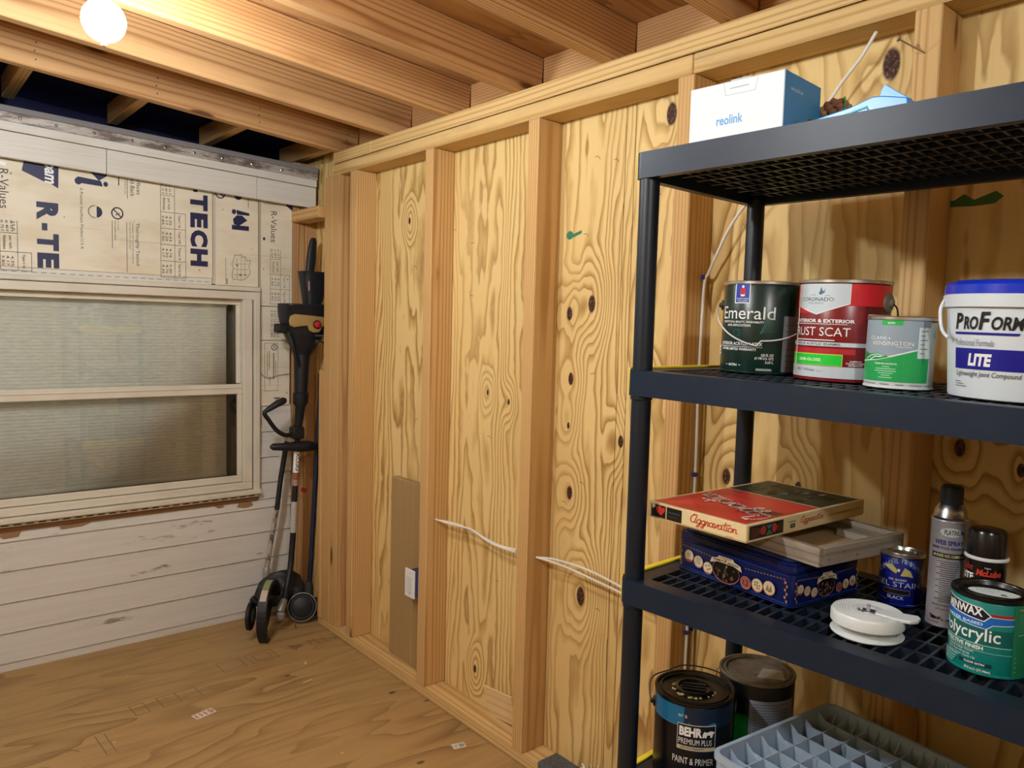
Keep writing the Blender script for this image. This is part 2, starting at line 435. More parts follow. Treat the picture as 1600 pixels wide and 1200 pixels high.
def decal(parent, items, fn, step=0, eps=.0004, name='label_print', lift=.00004):
    """items: ('t',text,x0,x1,y0,y1,mat,{}), ('r',x0,x1,y0,y1,mat), ('p',pts,mat), ('e',cx,cy,rx,ry,mat), ('s',pts,width,mat), ('S',word,x0,x1,y0,y1,mat,{})"""
    groups = {}
    for i, it in enumerate(items):
        k = it[0]
        if k in 'tS':
            op = it[7] if len(it) > 7 else {}
            vs, fs = text2d(it[1], op.get('bold', 0), op.get('shear', 0)) if k == 't' else script2d(it[1], op.get('wd', .11))
            if not vs: continue
            vs = fit(vs, it[2], it[3], it[4], it[5], op.get('rot', 0)); mat = it[6]
        elif k == 'r':
            vs = [(it[1], it[3]), (it[2], it[3]), (it[2], it[4]), (it[1], it[4])]; fs = [(0, 1, 2, 3)]; mat = it[5]
        elif k == 'p': vs = list(it[1]); fs = [tuple(range(len(vs)))]; mat = it[2]
        elif k == 'e': vs = arc(it[1], it[2], it[3], it[4], 0, 360*(1-1/28), 27); fs = [tuple(range(len(vs)))]; mat = it[5]
        elif k == 's': vs, fs = ribbon(it[1], it[2]); mat = it[3]
        bm = bmesh.new(); bv = [bm.verts.new((a, b, 0)) for a, b in vs]
        for f in fs:
            try: bm.faces.new([bv[j] for j in f])
            except ValueError: pass
        if step:
            lo = min(a for a, _ in vs); hi = max(a for a, _ in vs); q = math.ceil(lo/step)*step
            while q < hi:
                bmesh.ops.bisect_plane(bm, geom=bm.verts[:]+bm.edges[:]+bm.faces[:], plane_co=(q, 0, 0), plane_no=(1, 0, 0)); q += step
        bm.verts.index_update()
        g = groups.setdefault((k in 'tS', mat.name), (MB(), mat))[0]
        off = eps+lift*i
        g.add([fn(v.co.x, v.co.y, off) for v in bm.verts], [[v.index for v in f.verts] for f in bm.faces]); bm.free()
    out = []
    for (txt, _), (mb, mat) in groups.items():
        me = bpy.data.meshes.new(name); me.from_pydata(mb.v, [], mb.f); me.materials.append(mat)
        o = bpy.data.objects.new('lettering' if txt else name, me); C.objects.link(o); o.parent = parent
        out.append(o)
    return out
def cyl_fn(R, a0=-PI/2, R2=None, H=None):
    def fn(u, v, off):
        r = R if R2 is None else R+(R2-R)*v/H
        a = a0+u/R
        return ((r+off)*math.cos(a), (r+off)*math.sin(a), v)
    return fn
def norm(items, R, H):
    """turns (silhouette-normalised x in -1..1, height 0..1) into (arc length, metres)"""
    X = lambda x: R*math.asin(max(-.999, min(.999, x))); Y = lambda y: y*H; out = []
    for it in items:
        k = it[0]
        if k in 'tS': out.append((k, it[1], X(it[2]), X(it[3]), Y(it[4]), Y(it[5]))+tuple(it[6:]))
        elif k == 'r': out.append((k, X(it[1]), X(it[2]), Y(it[3]), Y(it[4]), it[5]))
        elif k == 'p': out.append((k, [(X(a), Y(b)) for a, b in it[1]], it[2]))
        elif k == 'e': out.append((k, X(it[1]), Y(it[2]), R*it[3], Y(it[4]), it[5]))
        elif k == 's': out.append((k, [(X(a), Y(b)) for a, b in it[1]], it[2], it[3]))
    return out

# ================================================================== SETTING
XF, SW, S, Y3, HP = -.104, .0545, .6096, -.5307, 2.183
YW = .649
# ---- floor
floor = structure(MB().box(-2.95, .05, -4.55, 1.0, -.06, 0).obj('floor', M_FLOOR))
MARK = plain((.23, .14, .075), .7)
def stamp(cx_, cy_, a, items):
    ca, sa = math.cos(a), math.sin(a)
    decal(floor, items, lambda u, v, o: (cx_+u*ca-v*sa, cy_+u*sa+v*ca, .0003+o*.1), name='stamped_mark')
bx = lambda x0, x1, y0, y1: ('s', [(x0, y0), (x1, y0), (x1, y1), (x0, y1), (x0, y0)], .004, MARK)
stamp(-.66, .10, .06, [bx(0, .10, 0, .10), bx(.13, .25, 0, .10), bx(.155, .225, .02, .08), ('s', [(.30, .09), (.34, .01)], .005, MARK), ('p', [(.32, .09), (.40, .05), (.34, .02)], MARK),
      ('t', 'PS 1', .42, .50, .02, .08, MARK), ('t', '32/16', .54, .64, .02, .08, MARK)])
stamp(-1.05, -.06, .06, [bx(0, .05, 0, .09), bx(.10, .17, 0, .09), ('s', [(.17, .09), (.25, .09), (.25, 0)], .004, MARK)])
stamp(-1.36, -.24, .05, [('s', arc(.0, .0, .10, .09, 20, 100, 8), .004, MARK), ('s', [(.16, -.05), (.16, .10)], .004, MARK), ('s', [(.19, -.05), (.19, .10)], .004, MARK), ('s', [(-.3, -.08), (.1, -.08)], .003, MARK)])

# ---- stud wall on the right
wall_r = structure(MB().box(.014, .05, -4.55, 1.0, 0, 2.46).obj('wall_right', M_PLYD))
def sheet(y0, y1, mat, z1=2.30):
    me = MB().box(0, .012, y0+.0012, y1-.0012, 0.004, z1).mesh('sheathing_panel', .001)
    o = bpy.data.objects.new('sheathing_panel', me); me.materials.append(mat); C.objects.link(o); o.parent = wall_r
sheet(-.558, .99, M_PLYB); sheet(-1.477, -.558, M_PLYA); sheet(-1.515, -1.477, M_PLYA); sheet(-2.734, -1.515, M_PLYC); sheet(-3.95, -2.734, M_PLYD); sheet(-4.54, -3.95, M_PLYD)
def stud(y1, y0, z0=.04, z1=HP, name='stud', mat=None, x0=XF, x1=-.0005):
    return beam(name, ((x0+x1)/2, (y0+y1)/2, z0), ((x0+x1)/2, (y0+y1)/2, z1), abs(x1-x0), y1-y0, mat or M_STUD, wall_r)
# local X runs up the stud; width axis lies along world x
def vstud(y1, y0, z0=.04, z1=HP, name='stud', mat=None, x0=XF, x1=-.0005):
    L = z1-z0
    R = Matrix(((0, 1, 0, (x0+x1)/2), (0, 0, 1, (y0+y1)/2), (1, 0, 0, (z0+z1)/2), (0, 0, 0, 1)))
    return MB().box(-L/2, L/2, -(x1-x0)/2, (x1-x0)/2, -(y1-y0)/2, (y1-y0)/2).obj(name, mat or M_STUD, wall_r, .0025, M=R)
for k in range(2, 9):
    y = Y3-(k-3)*S
    vstud(y, y-SW)
vstud(.252, .178); vstud(.330, .255)                               # the doubled corner post
vstud(.362, .334, .04, 1.27, 'trimmer_stud', x0=-.112, x1=-.03)
def yplank(name, y0, y1, x0, x1, z0, z1, mat, parent, bevel=.003):
    R = Matrix(((0, -1, 0, (x0+x1)/2), (1, 0, 0, (y0+y1)/2), (0, 0, 1, (z0+z1)/2), (0, 0, 0, 1)))
    L = y1-y0; wd = x1-x0; h = z1-z0
    return MB().box(-L/2, L/2, -wd/2, wd/2, -h/2, h/2).obj(name, mat, parent, bevel, M=R)
yplank('bottom_plate', -4.5, .372, XF, -.0005, .0005, .0395, M_PLATE, wall_r)
yplank('top_plate', -1.795, .25, XF, -.0005, HP+.0005, HP+.052, M_PLATE, wall_r)
yplank('top_plate', -4.5, -1.797, XF, -.0005, HP+.0005, HP+.052, M_PLATE, wall_r)
yplank('top_plate', -.10, .247, XF, -.0005, HP+.0555, HP+.106, M_PLATE, wall_r)
yplank('top_plate', -4.5, -.102, XF, -.0005, HP+.0555, HP+.106, M_PLATE, wall_r)
yplank('corner_block', .335, .645, -.135, -.045, 2.00, 2.055, M_STUD, wall_r)
# ---- left and front walls (behind the camera; they show in the window glass and return light)
wall_l = structure(MB().box(-3.0, -2.95, -4.55, 1.0, 0, 2.75).obj('wall_left', M_PLYE))
wall_f = structure(MB().box(-2.95, .05, -4.60, -4.55, 0, 2.75).obj('wall_front', M_PLYE))
for x in (-2.7, -2.1, -1.5, -.9, -.35):
    MB().box(x-.027, x+.027, -4.5495, -4.45, 0.0, 2.30).obj('stud', M_STUD, wall_f, .003)
for y in (-4.2, -3.6, -3.0, -2.4, -1.8, -1.2, -.6):
    MB().box(-2.9495, -2.85, y-.027, y+.027, 0.0, 2.34).obj('stud', M_STUD, wall_l, .003)

# ---- house wall with the window
wall_b = structure(MB().box(-2.95, -1.78, YW+.02, YW+.12, 0, 2.3).box(-1.78, -.30, YW+.02, YW+.12, 0, .62).box(-1.78, -.30, YW+.02, YW+.12, 1.66, 2.3)
                   .box(-.30, -.13, YW+.02, YW+.12, 0, 2.3).obj('wall_back', plain((.35, .33, .29), .8)))
def plank(x0, x1, z0, z1, y=YW, t=.011):
    L = x1-x0; pts = [(0, z0), (-t, z0), (-t+.001, z0+.004), (-.001, z1+.004), (.014, z1+.004), (.014, z0)]
    mb = MB(); n = len(pts); xm = (x0+x1)/2; zm = (z0+z1)/2
    vs = [(s*L/2, y0, z-zm) for s in (-1, 1) for y0, z in pts]
    mb.add(vs, [tuple(range(n)), tuple(range(2*n-1, n-1, -1))]+[(i, n+i, n+(i+1) % n, (i+1) % n) for i in range(n)])
    return mb.obj('siding_plank', M_SIDE, wall_b, M=Matrix.Translation((xm, y, zm)))
rows = [.0395, .1685, .297, .4325, .557]
MB().box(-2.95, -.13, YW-.004, YW+.015, .0, .039).obj('skirt_board', M_SIDE, wall_b, .001)
for a, b in zip(rows[:-1], rows[1:]): plank(-2.95, -.130, a, b)
plank(-1.80, -.130, .557, .598); plank(-2.95, -1.80, .557, .69)
plank(-.298, -.130, .602, .685)
for i in range(3): plank(-.298, -.130, .685+.13*i, .685+.13*(i+1))
MB().box(-1.9, -.305, YW-.016, YW+.012, .600, .640).obj('bare_sill_board', M_BROWN, wall_b, .002)
CH = plain((.30, .17, .085), .8)                                   # bare wood where paint has flaked off
fl = [[(-.34, .596), (-.33, .575), (-.37, .568), (-.41, .577), (-.40, .597)], [(-.48, .600), (-.475, .588), (-.50, .583), (-.525, .600)], [(-1.10, .598), (-1.06, .598), (-1.09, .586), (-1.17, .582), (-1.18, .592)], [(-1.32, .598), (-1.33, .575), (-1.38, .572), (-1.42, .598)]]
for f in fl: MB().prism([(x, z) for x, z in f], 0, .0015, Matrix(((1, 0, 0, 0), (0, 0, -1, YW-.0105), (0, 1, 0, 0), (0, 0, 0, 1)))).obj('bare_patch', CH, wall_b)
# ---- insulation boards and their print
def board(x0, x1, z0, z1, y0, t=.02, name='foam_board'):
    return MB().box(x0, x1, y0, y0+t, z0, z1).obj(name, M_FOAM, wall_b, .0015)
b1 = board(-2.9, -.530, 1.695, 2.22, YW-.022); b2 = board(-.515, -.306, 1.666, 2.22, YW-.012)
b3 = board(-.300, -.130, 1.575, 2.22, YW-.014); b4 = board(-.300, -.130, 1.405, 1.572, YW-.010); b5 = board(-.296, -.140, 1.075, 1.402, YW-.012)
MB().box(-.529, -.513, YW-.012, YW+.0, 1.67, 2.2).obj('metal_edge_strip', plain((.55, .52, .46), .5), wall_b)
MB().box(-.3045, -.2985, YW-.020, YW+.01, .64, 2.2).obj('caulk_strip', plain((.42, .38, .31), .9), wall_b)
K = (M_INK,)
def foam_print(b, y, items): decal(b, items, lambda u, v, o: (u, y-o, v))
R1 = {'rot': 1, 'bold': .06}; RT = {'rot': 1}
def fig(x0, z0, s):
    return [('p', [(x0, z0), (x0+.10*s, z0), (x0+.10*s, z0-.03*s), (x0+.06*s, z0-.06*s), (x0+.03*s, z0-.03*s)], M_NAVY),
            ('p', [(x0-.05*s, z0-.05*s), (x0+.07*s, z0-.06*s), (x0+.08*s, z0-.09*s), (x0-.04*s, z0-.085*s)], M_NAVY), ('e', x0+.095*s, z0-.075*s, .012*s, .014*s, M_NAVY), ('e', x0-.045*s, z0-.075*s, .018*s, .02*s, M_NAVY)]
def rtable(x0, ztop, cells, w1=.028, w2=.052):
    it = []; z = ztop; g = M_INK
    x1 = x0+w1+w2*.62; x2 = x1+.048
    zs = [ztop, ztop-.075]+[ztop-.075-.073*(i+1) for i in range(cells)]
    for zz in zs: it.append(('s', [(x0, zz), (x1 if zz > ztop-.07 else x2, zz)], .0016, g))
    it += [('s', [(x0, ztop+.05), (x0, zs[-1])], .0016, g), ('s', [(x1, ztop+.05), (x1, zs[-1])], .0016, g), ('s', [(x2, ztop-.075), (x2, zs[-1])], .0016, g)]
    it += [('t', 'at 75 F', x0+.004, x0+.014, ztop+.005, ztop+.05, g, RT), ('t', 'at 40 F', x0+.02, x0+.03, ztop+.005, ztop+.05, g, RT), ('t', 'at 25 F', x0+.036, x0+.046, ztop+.005, ztop+.05, g, RT)]
    it += [('t', 'thickness', x0+.010, x0+.022, ztop-.066, ztop-.010, g, RT), ('t', 'per inch', x0+.028, x0+.042, ztop-.062, ztop-.012, g, RT)]
    vals = (('4.35', '4.17', '3.85', 'Type I 1#'), ('4.54', '4.25', '3.90', 'Type VIII'), ('4.76', '4.55', '4.17', 'Type II'), ('5.00', '4.76', '4.35', 'Type IX 2#'))
    for i in range(cells):
        zb = zs[i+2]+.016; zt = zs[i+1]-.016; v = vals[i]
        for j in range(3): it.append(('t', v[2-j], x0+.005+.016*j, x0+.015+.016*j, zb, zt, g, RT))
        it.append(('t', v[3], x1+.014, x1+.026, zs[i+2]+.008, zs[i+1]-.008, g, RT))
    return it
foam_print(b1, YW-.022, [('t', 'R', -1.243, -1.164, 1.894, 1.968, M_NAVY, R1), ('t', '-', -1.225, -1.205, 1.852, 1.882, M_NAVY, R1), ('t', 'T', -1.243, -1.164, 1.770, 1.840, M_NAVY, R1), ('t', 'E', -1.243, -1.164, 1.697, 1.760, M_NAVY, R1),
    ('r', -.617, -.598, 2.088, 2.116, M_NAVY), ('t', 'T', -.631, -.552, 2.005, 2.078, M_NAVY, R1), ('t', 'E', -.631, -.552, 1.925, 1.993, M_NAVY, R1), ('t', 'C', -.631, -.552, 1.838, 1.915, M_NAVY, R1), ('t', 'H', -.631, -.552, 1.748, 1.828, M_NAVY, R1),
    ('t', 'R-Values', -1.37, -1.338, 1.926, 2.083, M_INK, RT),
    ('p', [(-1.292, 2.085), (-1.275, 2.17), (-1.159, 2.17), (-1.163, 2.030), (-1.187, 2.044), (-1.196, 2.052), (-1.215, 2.052)], M_NAVY),
    ('t', 'oam', -1.212, -1.178, 2.046, 2.135, M_PRINTW, {'rot': 1, 'shear': .2, 'bold': .03}),
    ('t', 'A Premier Insulfoam Product U S A', -1.083, -1.071, 1.787, 2.045, M_INK, RT),
    ('p', arc(-1.02, 1.95, .022, .024, -90, 90, 12), M_NAVY), ('s', arc(-1.026, 1.95, .026, .026, 90, 270, 12), .003, M_INK),
    ('s', arc(-.939, 1.953, .022, .024, 0, 360, 24), .005, M_NAVY), ('s', [(-.954, 1.969), (-.924, 1.937)], .005, M_NAVY), ('s', [(-.945, 1.96), (-.938, 1.953), (-.945, 1.945), (-.93, 1.955)], .003, M_INK),
    ('s', [(-.960, 1.80), (-.960, 1.92)], .002, M_INK), ('t', 'insect resistant additive', -.951, -.944, 1.835, 1.92, M_INK, RT), ('t', 'may not apply', -.939, -.933, 1.88, 1.92, M_INK, RT),
    ('t', 'Thoroughly Tested', -.868, -.850, 1.733, 1.92, M_INK, RT), ('t', 'complies with nationally accepted', -.881, -.874, 1.74, 1.92, M_INK, RT), ('t', 'standards for strength', -.892, -.886, 1.80, 1.92, M_INK, RT), ('s', [(-.902, 1.70), (-.902, 1.92)], .002, M_INK),
    ('t', 'nd Back', -.886, -.868, 2.032, 2.112, M_INK, RT), ('t', 'urfaces', -.860, -.844, 2.044, 2.118, M_INK, RT), ('s', [(-.898, 2.022), (-.898, 2.12)], .002, M_INK), ('t', 'ready for use', -.910, -.903, 2.04, 2.10, M_INK, RT), ('s', [(-.932, 2.075), (-.932, 2.12)], .004, M_NAVY),
    ]+fig(-1.055, 2.128, .75)+rtable(-.761, 2.056, 4)+rtable(-1.372, 1.83, 1)+[('t', '25 F', -1.330, -1.32, 1.84, 1.88, M_INK, RT), ('r', -1.366, -1.345, 2.095, 2.11, M_PRINTW)])
usa = [(-.428, 1.79), (-.42, 1.815), (-.405, 1.812), (-.392, 1.82), (-.38, 1.805), (-.37, 1.81), (-.362, 1.79), (-.345, 1.795), (-.352, 1.765), (-.345, 1.74), (-.352, 1.72), (-.372, 1.70), (-.395, 1.694), (-.41, 1.70), (-.43, 1.695), (-.435, 1.72), (-.428, 1.75), (-.436, 1.77), (-.428, 1.79)]
foam_print(b2, YW-.012, [('t', 'I', -.435, -.352, 1.935, 1.957, M_NAVY, R1), ('p', [(-.43, 1.985), (-.425, 1.96), (-.40, 1.955), (-.36, 1.985), (-.385, 2.005), (-.41, 2.005)], M_NAVY), ('p', [(-.415, 2.03), (-.35, 2.02), (-.35, 2.008), (-.41, 2.008)], M_NAVY), ('e', -.425, 2.02, .010, .012, M_NAVY),
    ('s', arc(-.49, 2.10, .022, .024, 0, 360, 20), .005, M_NAVY), ('s', [(-.504, 2.115), (-.476, 2.085)], .005, M_NAVY), ('p', arc(-.405, 2.10, .02, .022, 180, 360, 10), M_NAVY), ('t', 'Premier', -.358, -.350, 2.045, 2.10, M_INK, RT),
    ('s', usa, .002, M_INK), ('s', [(-.425, 1.77), (-.36, 1.775)], .0013, M_INK), ('s', [(-.43, 1.745), (-.355, 1.748)], .0013, M_INK), ('s', [(-.428, 1.72), (-.36, 1.722)], .0013, M_INK), ('s', [(-.41, 1.80), (-.41, 1.705)], .0013, M_INK), ('s', [(-.39, 1.815), (-.39, 1.70)], .0013, M_INK), ('s', [(-.372, 1.80), (-.372, 1.71)], .0013, M_INK),
    ('e', -.41, 1.765, .004, .004, M_NAVY), ('e', -.395, 1.72, .004, .004, M_NAVY), ('e', -.37, 1.722, .003, .003, M_NAVY), ('s', [(-.465, 1.80), (-.465, 1.69)], .0015, M_INK), ('r', -.465, -.455, 1.672, 1.70, plain((.42, .30, .16), .7))])
foam_print(b3, YW-.014, [('t', 'R-Values', -.243, -.212, 1.892, 2.043, M_INK, RT), ('e', -.277, 1.905, .006, .008, M_NAVY), ('p', [(-.165, 2.12), (-.165, 2.08), (-.13, 2.055), (-.13, 2.12)], M_NAVY)]+rtable(-.244, 1.808, 2, .024, .045)+[('s', [(-.28, 2.075), (-.21, 2.078)], .0015, M_INK)])
foam_print(b4, YW-.010, rtable(-.244, 1.66, 3, .024, .045)[3:5]+[('t', t, -.24+.016*j, -.23+.016*j, z, z+.035, M_INK, RT) for z in (1.52, 1.47, 1.42) for j, t in enumerate(('3.90', '4.25', '4.54'))]+[('s', [(-.244, 1.51), (-.19, 1.51)], .0015, M_INK), ('s', [(-.244, 1.46), (-.19, 1.46)], .0015, M_INK)])
foam_print(b5, YW-.012, [('s', [(-.272, 1.15), (-.203, 1.15), (-.203, 1.39), (-.272, 1.39), (-.272, 1.15)], .0016, M_INK), ('s', arc(-.222, 1.37, .014, .015, 0, 360, 18), .004, M_INK), ('t', 'R', -.227, -.217, 1.362, 1.378, M_INK, RT),
    ('s', [(-.225, 1.21), (-.225, 1.34)], .004, M_INK), ('s', [(-.215, 1.23), (-.215, 1.30)], .0025, M_INK), ('s', [(-.248, 1.26), (-.248, 1.35)], .0025, M_INK), ('s', [(-.258, 1.22), (-.258, 1.35)], .002, M_INK), ('s', [(-.245, 1.18), (-.245, 1.225)], .002, M_INK), ('t', 'R', -.225, -.19, 1.085, 1.115, M_INK, RT)])
# ---- eave trim over the boards: sagging to the right by 35 mm per metre
SL = -.036
def eave(name, z0, z1, y0, y1, mat, x0=-2.9, x1=.0):
    zz = lambda x, z: z+SL*(x+1.36)
    vs = [(x, y, zz(x, z)) for x in (x0, x1) for y, z in ((y0, z0), (y1, z0), (y1, z1), (y0, z1))]
    return MB().add(vs, [(0, 1, 2, 3), (7, 6, 5, 4), (0, 4, 5, 1), (1, 5, 6, 2), (2, 6, 7, 3), (3, 7, 4, 0)])
trim_1 = structure(eave('t', 2.122, 2.225, .578, .60, 0, -2.9, -.990).obj('trim_1', M_VINYL, bevel=.002))
eave('t', 2.122, 2.225, .576, .60, 0, -.988, -.335).obj('trim_panel', M_VINYL, trim_1, .002)
eave('t', 2.122, 2.225, .578, .60, 0, -.333, -.03).obj('trim_panel', M_VINYL, trim_1, .002)
eave('t', 2.227, 2.262, .570, .60, 0, x1=-.03).obj('trim_cap', M_VINYL, trim_1, .002)
eave('t', 2.264, 2.300, .580, .63, 0, x1=-.02).obj('metal_flashing', M_GUTTER, trim_1, .001)
eave('t', 2.300, 2.325, .575, .64, 0, x1=-.02).obj('drip_edge', plain((.20, .19, .20), .6), trim_1, .002)
for i in range(9):
    x = -1.30+.135*i+.01*math.sin(i*5)
    MB().lathe([(.0065, 0), (.0065, .002), (.003, .004), (0, .004)], 12, Matrix(((1, 0, 0, x), (0, 0, -1, .5795), (0, 1, 0, 2.282+SL*(x+1.36)), (0, 0, 0, 1)))).obj('nail_head', M_STEEL, trim_1)
MB().box(-1.15, 1.15, -.0635, .0635, -.024, .024).obj('corner_board', M_CORNER, wall_b, .003, M=Matrix(((0, 1, 0, -.0645), (0, 0, 1, YW+.006), (1, 0, 0, 1.15), (0, 0, 0, 1))))
# ---- window
win = structure(MB().box(-1.80, -.303, YW-.03, YW+.03, 1.602, 1.640).box(-.385, -.340, YW-.03, YW+.03, .70, 1.602).box(-1.80, -.340, YW-.03, YW+.03, .665, .6995)
                .box(-1.80, -1.755, YW-.03, YW+.03, .70, 1.602).obj('window_1', M_WIN, bevel=.003))
MB().box(-1.83, -.303, YW-.040, YW, 1.6425, 1.664).obj('head_casing', M_WIN, win, .003)
MB().box(-.3335, -.3045, YW-.040, YW, .642, 1.640).obj('side_casing', M_WIN, win, .003)
MB().box(-1.83, -.303, YW-.055, YW, .640, .662).obj('sill', M_WIN, win, .003)
MB().box(-1.83, -.308, YW-.030, YW, .622, .639).obj('starter_strip', M_VINYL, win, .001)
for i in range(24): MB().box(-.33-i*.045-.028, -.33-i*.045, YW-.0312, YW-.0295, .627, .632).obj('slot', M_INK, win)
MB().box(-2.9, -.532, YW-.016, YW-.0, 1.6645, 1.698).obj('nailing_flange', M_VINYL, win, .001)
for i in range(26): MB().box(-.545-i*.035-.02, -.545-i*.035, YW-.0172, YW-.0155, 1.676, 1.679).obj('slot', plain((.3, .28, .24), .7), win)
us = MB().box(-1.755, -.385, YW+.012, YW+.028, 1.575, 1.602).box(-.405, -.385, YW+.012, YW+.028, 1.19, 1.575).box(-1.755, -1.735, YW+.012, YW+.028, 1.19, 1.575).obj('upper_sash', M_WIN, win, .002)
ls = MB().box(-1.755, -.385, YW-.012, YW+.010, 1.140, 1.188).box(-1.755, -.385, YW-.012, YW+.010, .702, .735).box(-.408, -.385, YW-.012, YW+.010, .735, 1.140).box(-1.755, -1.735, YW-.012, YW+.010, .735, 1.14).obj('lower_sash', M_WIN, win, .003)
MB().box(-1.752, -.386, YW-.016, YW-.012, 1.168, 1.176).obj('rail_ridge', M_WIN, ls, .001)
MB().box(-1.735, -.405, YW+.018, YW+.022, 1.188, 1.575).obj('glass_pane', M_GLASS, us)
MB().box(-1.735, -.408, YW-.003, YW+.001, .735, 1.140).obj('glass_pane', M_GLASS, ls)
def shade():
    mb = MB(); z = .745; n = 0; pts = []
    while z < 1.60: pts.append((YW+.058+(.0011 if n % 2 else 0), z)); z += .0075; n += 1
    for a, b in zip(pts[:-1], pts[1:]): mb.add([(-1.75, a[0], a[1]), (-.438, a[0], a[1]), (-.438, b[0], b[1]), (-1.75, b[0], b[1])], [(0, 1, 2, 3)])
    k = len(mb.v); mb.add([(-1.75, YW+.075, .74), (-.438, YW+.075, .74), (-.438, YW+.075, 1.6), (-1.75, YW+.075, 1.6)], [(3, 2, 1, 0)])
    return mb
shade().obj('window_shade', M_BLIND, win)
MB().box(-1.75, -.436, YW+.045, YW+.075, 1.565, 1.60).obj('shade_headrail', M_WIN, win, .003)
MB().box(-1.75, -.438, YW+.048, YW+.072, .728, .745).obj('shade_bottom_rail', M_WIN, win, .003)
MB().box(-1.79, -.31, YW+.112, YW+.118, .62, 1.66).obj('dark_room_behind', plain((.10, .115, .105), .9), win)

# ---- ceiling: sloping roof deck on joists
TS = .083
ZB = lambda x: 2.280-TS*x                                         # underside of the joists
def deck_sheet(x0, x1, y0, y1):
    vs = [(x, y, ZB(x)+.1405+h) for h in (0, .018) for x, y in ((x0, y0), (x1, y0), (x1, y1), (x0, y1))]
    return MB().add(vs, [(3, 2, 1, 0), (4, 5, 6, 7), (0, 1, 5, 4), (1, 2, 6, 5), (2, 3, 7, 6), (3, 0, 4, 7)])
ceil = structure(deck_sheet(-3.0, .06, -4.6, -3.36).obj('ceiling', M_DECK))
for a, b in ((-3.358, -2.14), (-2.138, -.92), (-.918, .30), (.302, 1.3)): deck_sheet(-3.0, .06, a, b).obj('roof_deck_sheet', M_DECK if b < 1 else M_VOID, ceil)  # last sheet takes the void colour, its shade painted in
JY = [.196, -.262, -.676, -1.089, -1.504, -1.92, -2.33, -2.74, -3.15, -3.56, -3.97, -4.38]
for y in JY:
    p0 = Vector((-.0005, y+.023, ZB(0)+.07)); p1 = Vector((-2.94, y+.023, ZB(-2.94)+.07))
    beam('joist', p0, p1, .046, .139, M_JOIST, ceil, .004)
for i, y in enumerate(JY[:-1]):
    yplank('rim_block', JY[i+1]+.047, y-.001, .0, .013, 2.291, 2.42, M_JOIST, ceil, .001)
for x in (-2.54, -2.13, -1.715, -1.30, -.889, -.476, -.06):
    R = Matrix(((0, -1, 0, x), (1, 0, 0, .58), (0, 0, 1, ZB(x)+.085), (0, 0, 0, 1)))
    MB().box(-.335, .335, -.022, .022, -.045, .045).obj('lookout', M_STUD, ceil, .003, M=R)
    for dz in (.03, .06, .09):
        MB().lathe([(.003, 0), (.003, .0015), (0, .0015)], 8, Matrix(((1, 0, 0, x+.006*math.sin(dz*99)), (0, 0, -1, .1965), (0, 1, 0, ZB(x)+dz), (0, 0, 0, 1)))).obj('nail_head', M_DARKSTEEL, ceil)
MB().add([(-2.95, .645, 2.28), (.05, .645, 2.28), (.05, 1.25, 2.42), (-2.95, 1.25, 2.42), (-2.95, .645, 2.24), (.05, .645, 2.24), (.05, 1.25, 2.38), (-2.95, 1.25, 2.38)],
         [(0, 1, 2, 3), (7, 6, 5, 4), (0, 4, 5, 1), (1, 5, 6, 2), (2, 6, 7, 3), (3, 7, 4, 0)]).obj('old_roof_edge', M_VOID, ceil)
MB().box(-2.95, .05, 1.25, 1.28, 2.2, 2.75).obj('void_backdrop', M_VOID, ceil)  # added backdrop sheet, darkness of the roof void in its colour

# ================================================================== THINGS
# ---- light bulbs
def bulb(spec, top, label, grp=None):
    (x, y, z), power, col = spec
    t = tag(empty('light_bulb', (x, y, z)), label, 'lamp')
    N = NT('lit_bulb_glass'); em = N.new('ShaderNodeEmission'); em.inputs[0].default_value = (*col, 1); em.inputs[1].default_value = power
    N.link(em.outputs[0], N.n['Material Output'].inputs[0])
    prof = [(0, -.050)]+[(.050*math.sin(a*PI/16), -.050*math.cos(a*PI/16)) for a in range(1, 15)]+[(.0165, .052), (.0150, .056)]
    MB().lathe(prof, 28).obj('glass_globe', N.m, t, smooth=SM)
    MB().lathe([(.0135, .055), (.0145, .060), (.0135, .065), (.0145, .070), (.0135, .078), (0, .078)], 20).obj('screw_base', M_STEEL, t, smooth=SM)
    h = top-z
    MB().lathe([(.020, .062), (.027, .070), (.030, .095), (.022, .108), (.010, .112)], 24).obj('socket', M_WHITE, t, smooth=SM)
    MB().tube([(0, 0, .108), (0, 0, h-.02)], .0045, 8).obj('cord', M_WHITE, t, smooth=SM)
    MB().lathe([(.045, h-.024), (.048, h-.012), (.048, h-.001), (0, h-.001)], 28).obj('ceiling_rose', M_WHITE, t, smooth=SM)
    return t
ba = bulb(BULB_A, ZB(BULB_A[0][0])+.140, 'lit round white bulb hanging between two ceiling joists above the window')
bb = bulb(BULB_B, ZB(BULB_B[0][0])+.140, 'second lit bulb hanging between the joists near the left wall')
bc = bulb(BULB_FILL, ZB(BULB_FILL[0][0])+.140, 'added unseen fill bulb hanging between the joists near the front wall')
MB().lathe([(0, -.062), (.006, -.060), (.007, -.055), (.005, -.0505), (0, -.0502)], 14).obj('bottom_tip', plain((.75, .30, .12), .4), ba, smooth=SM)

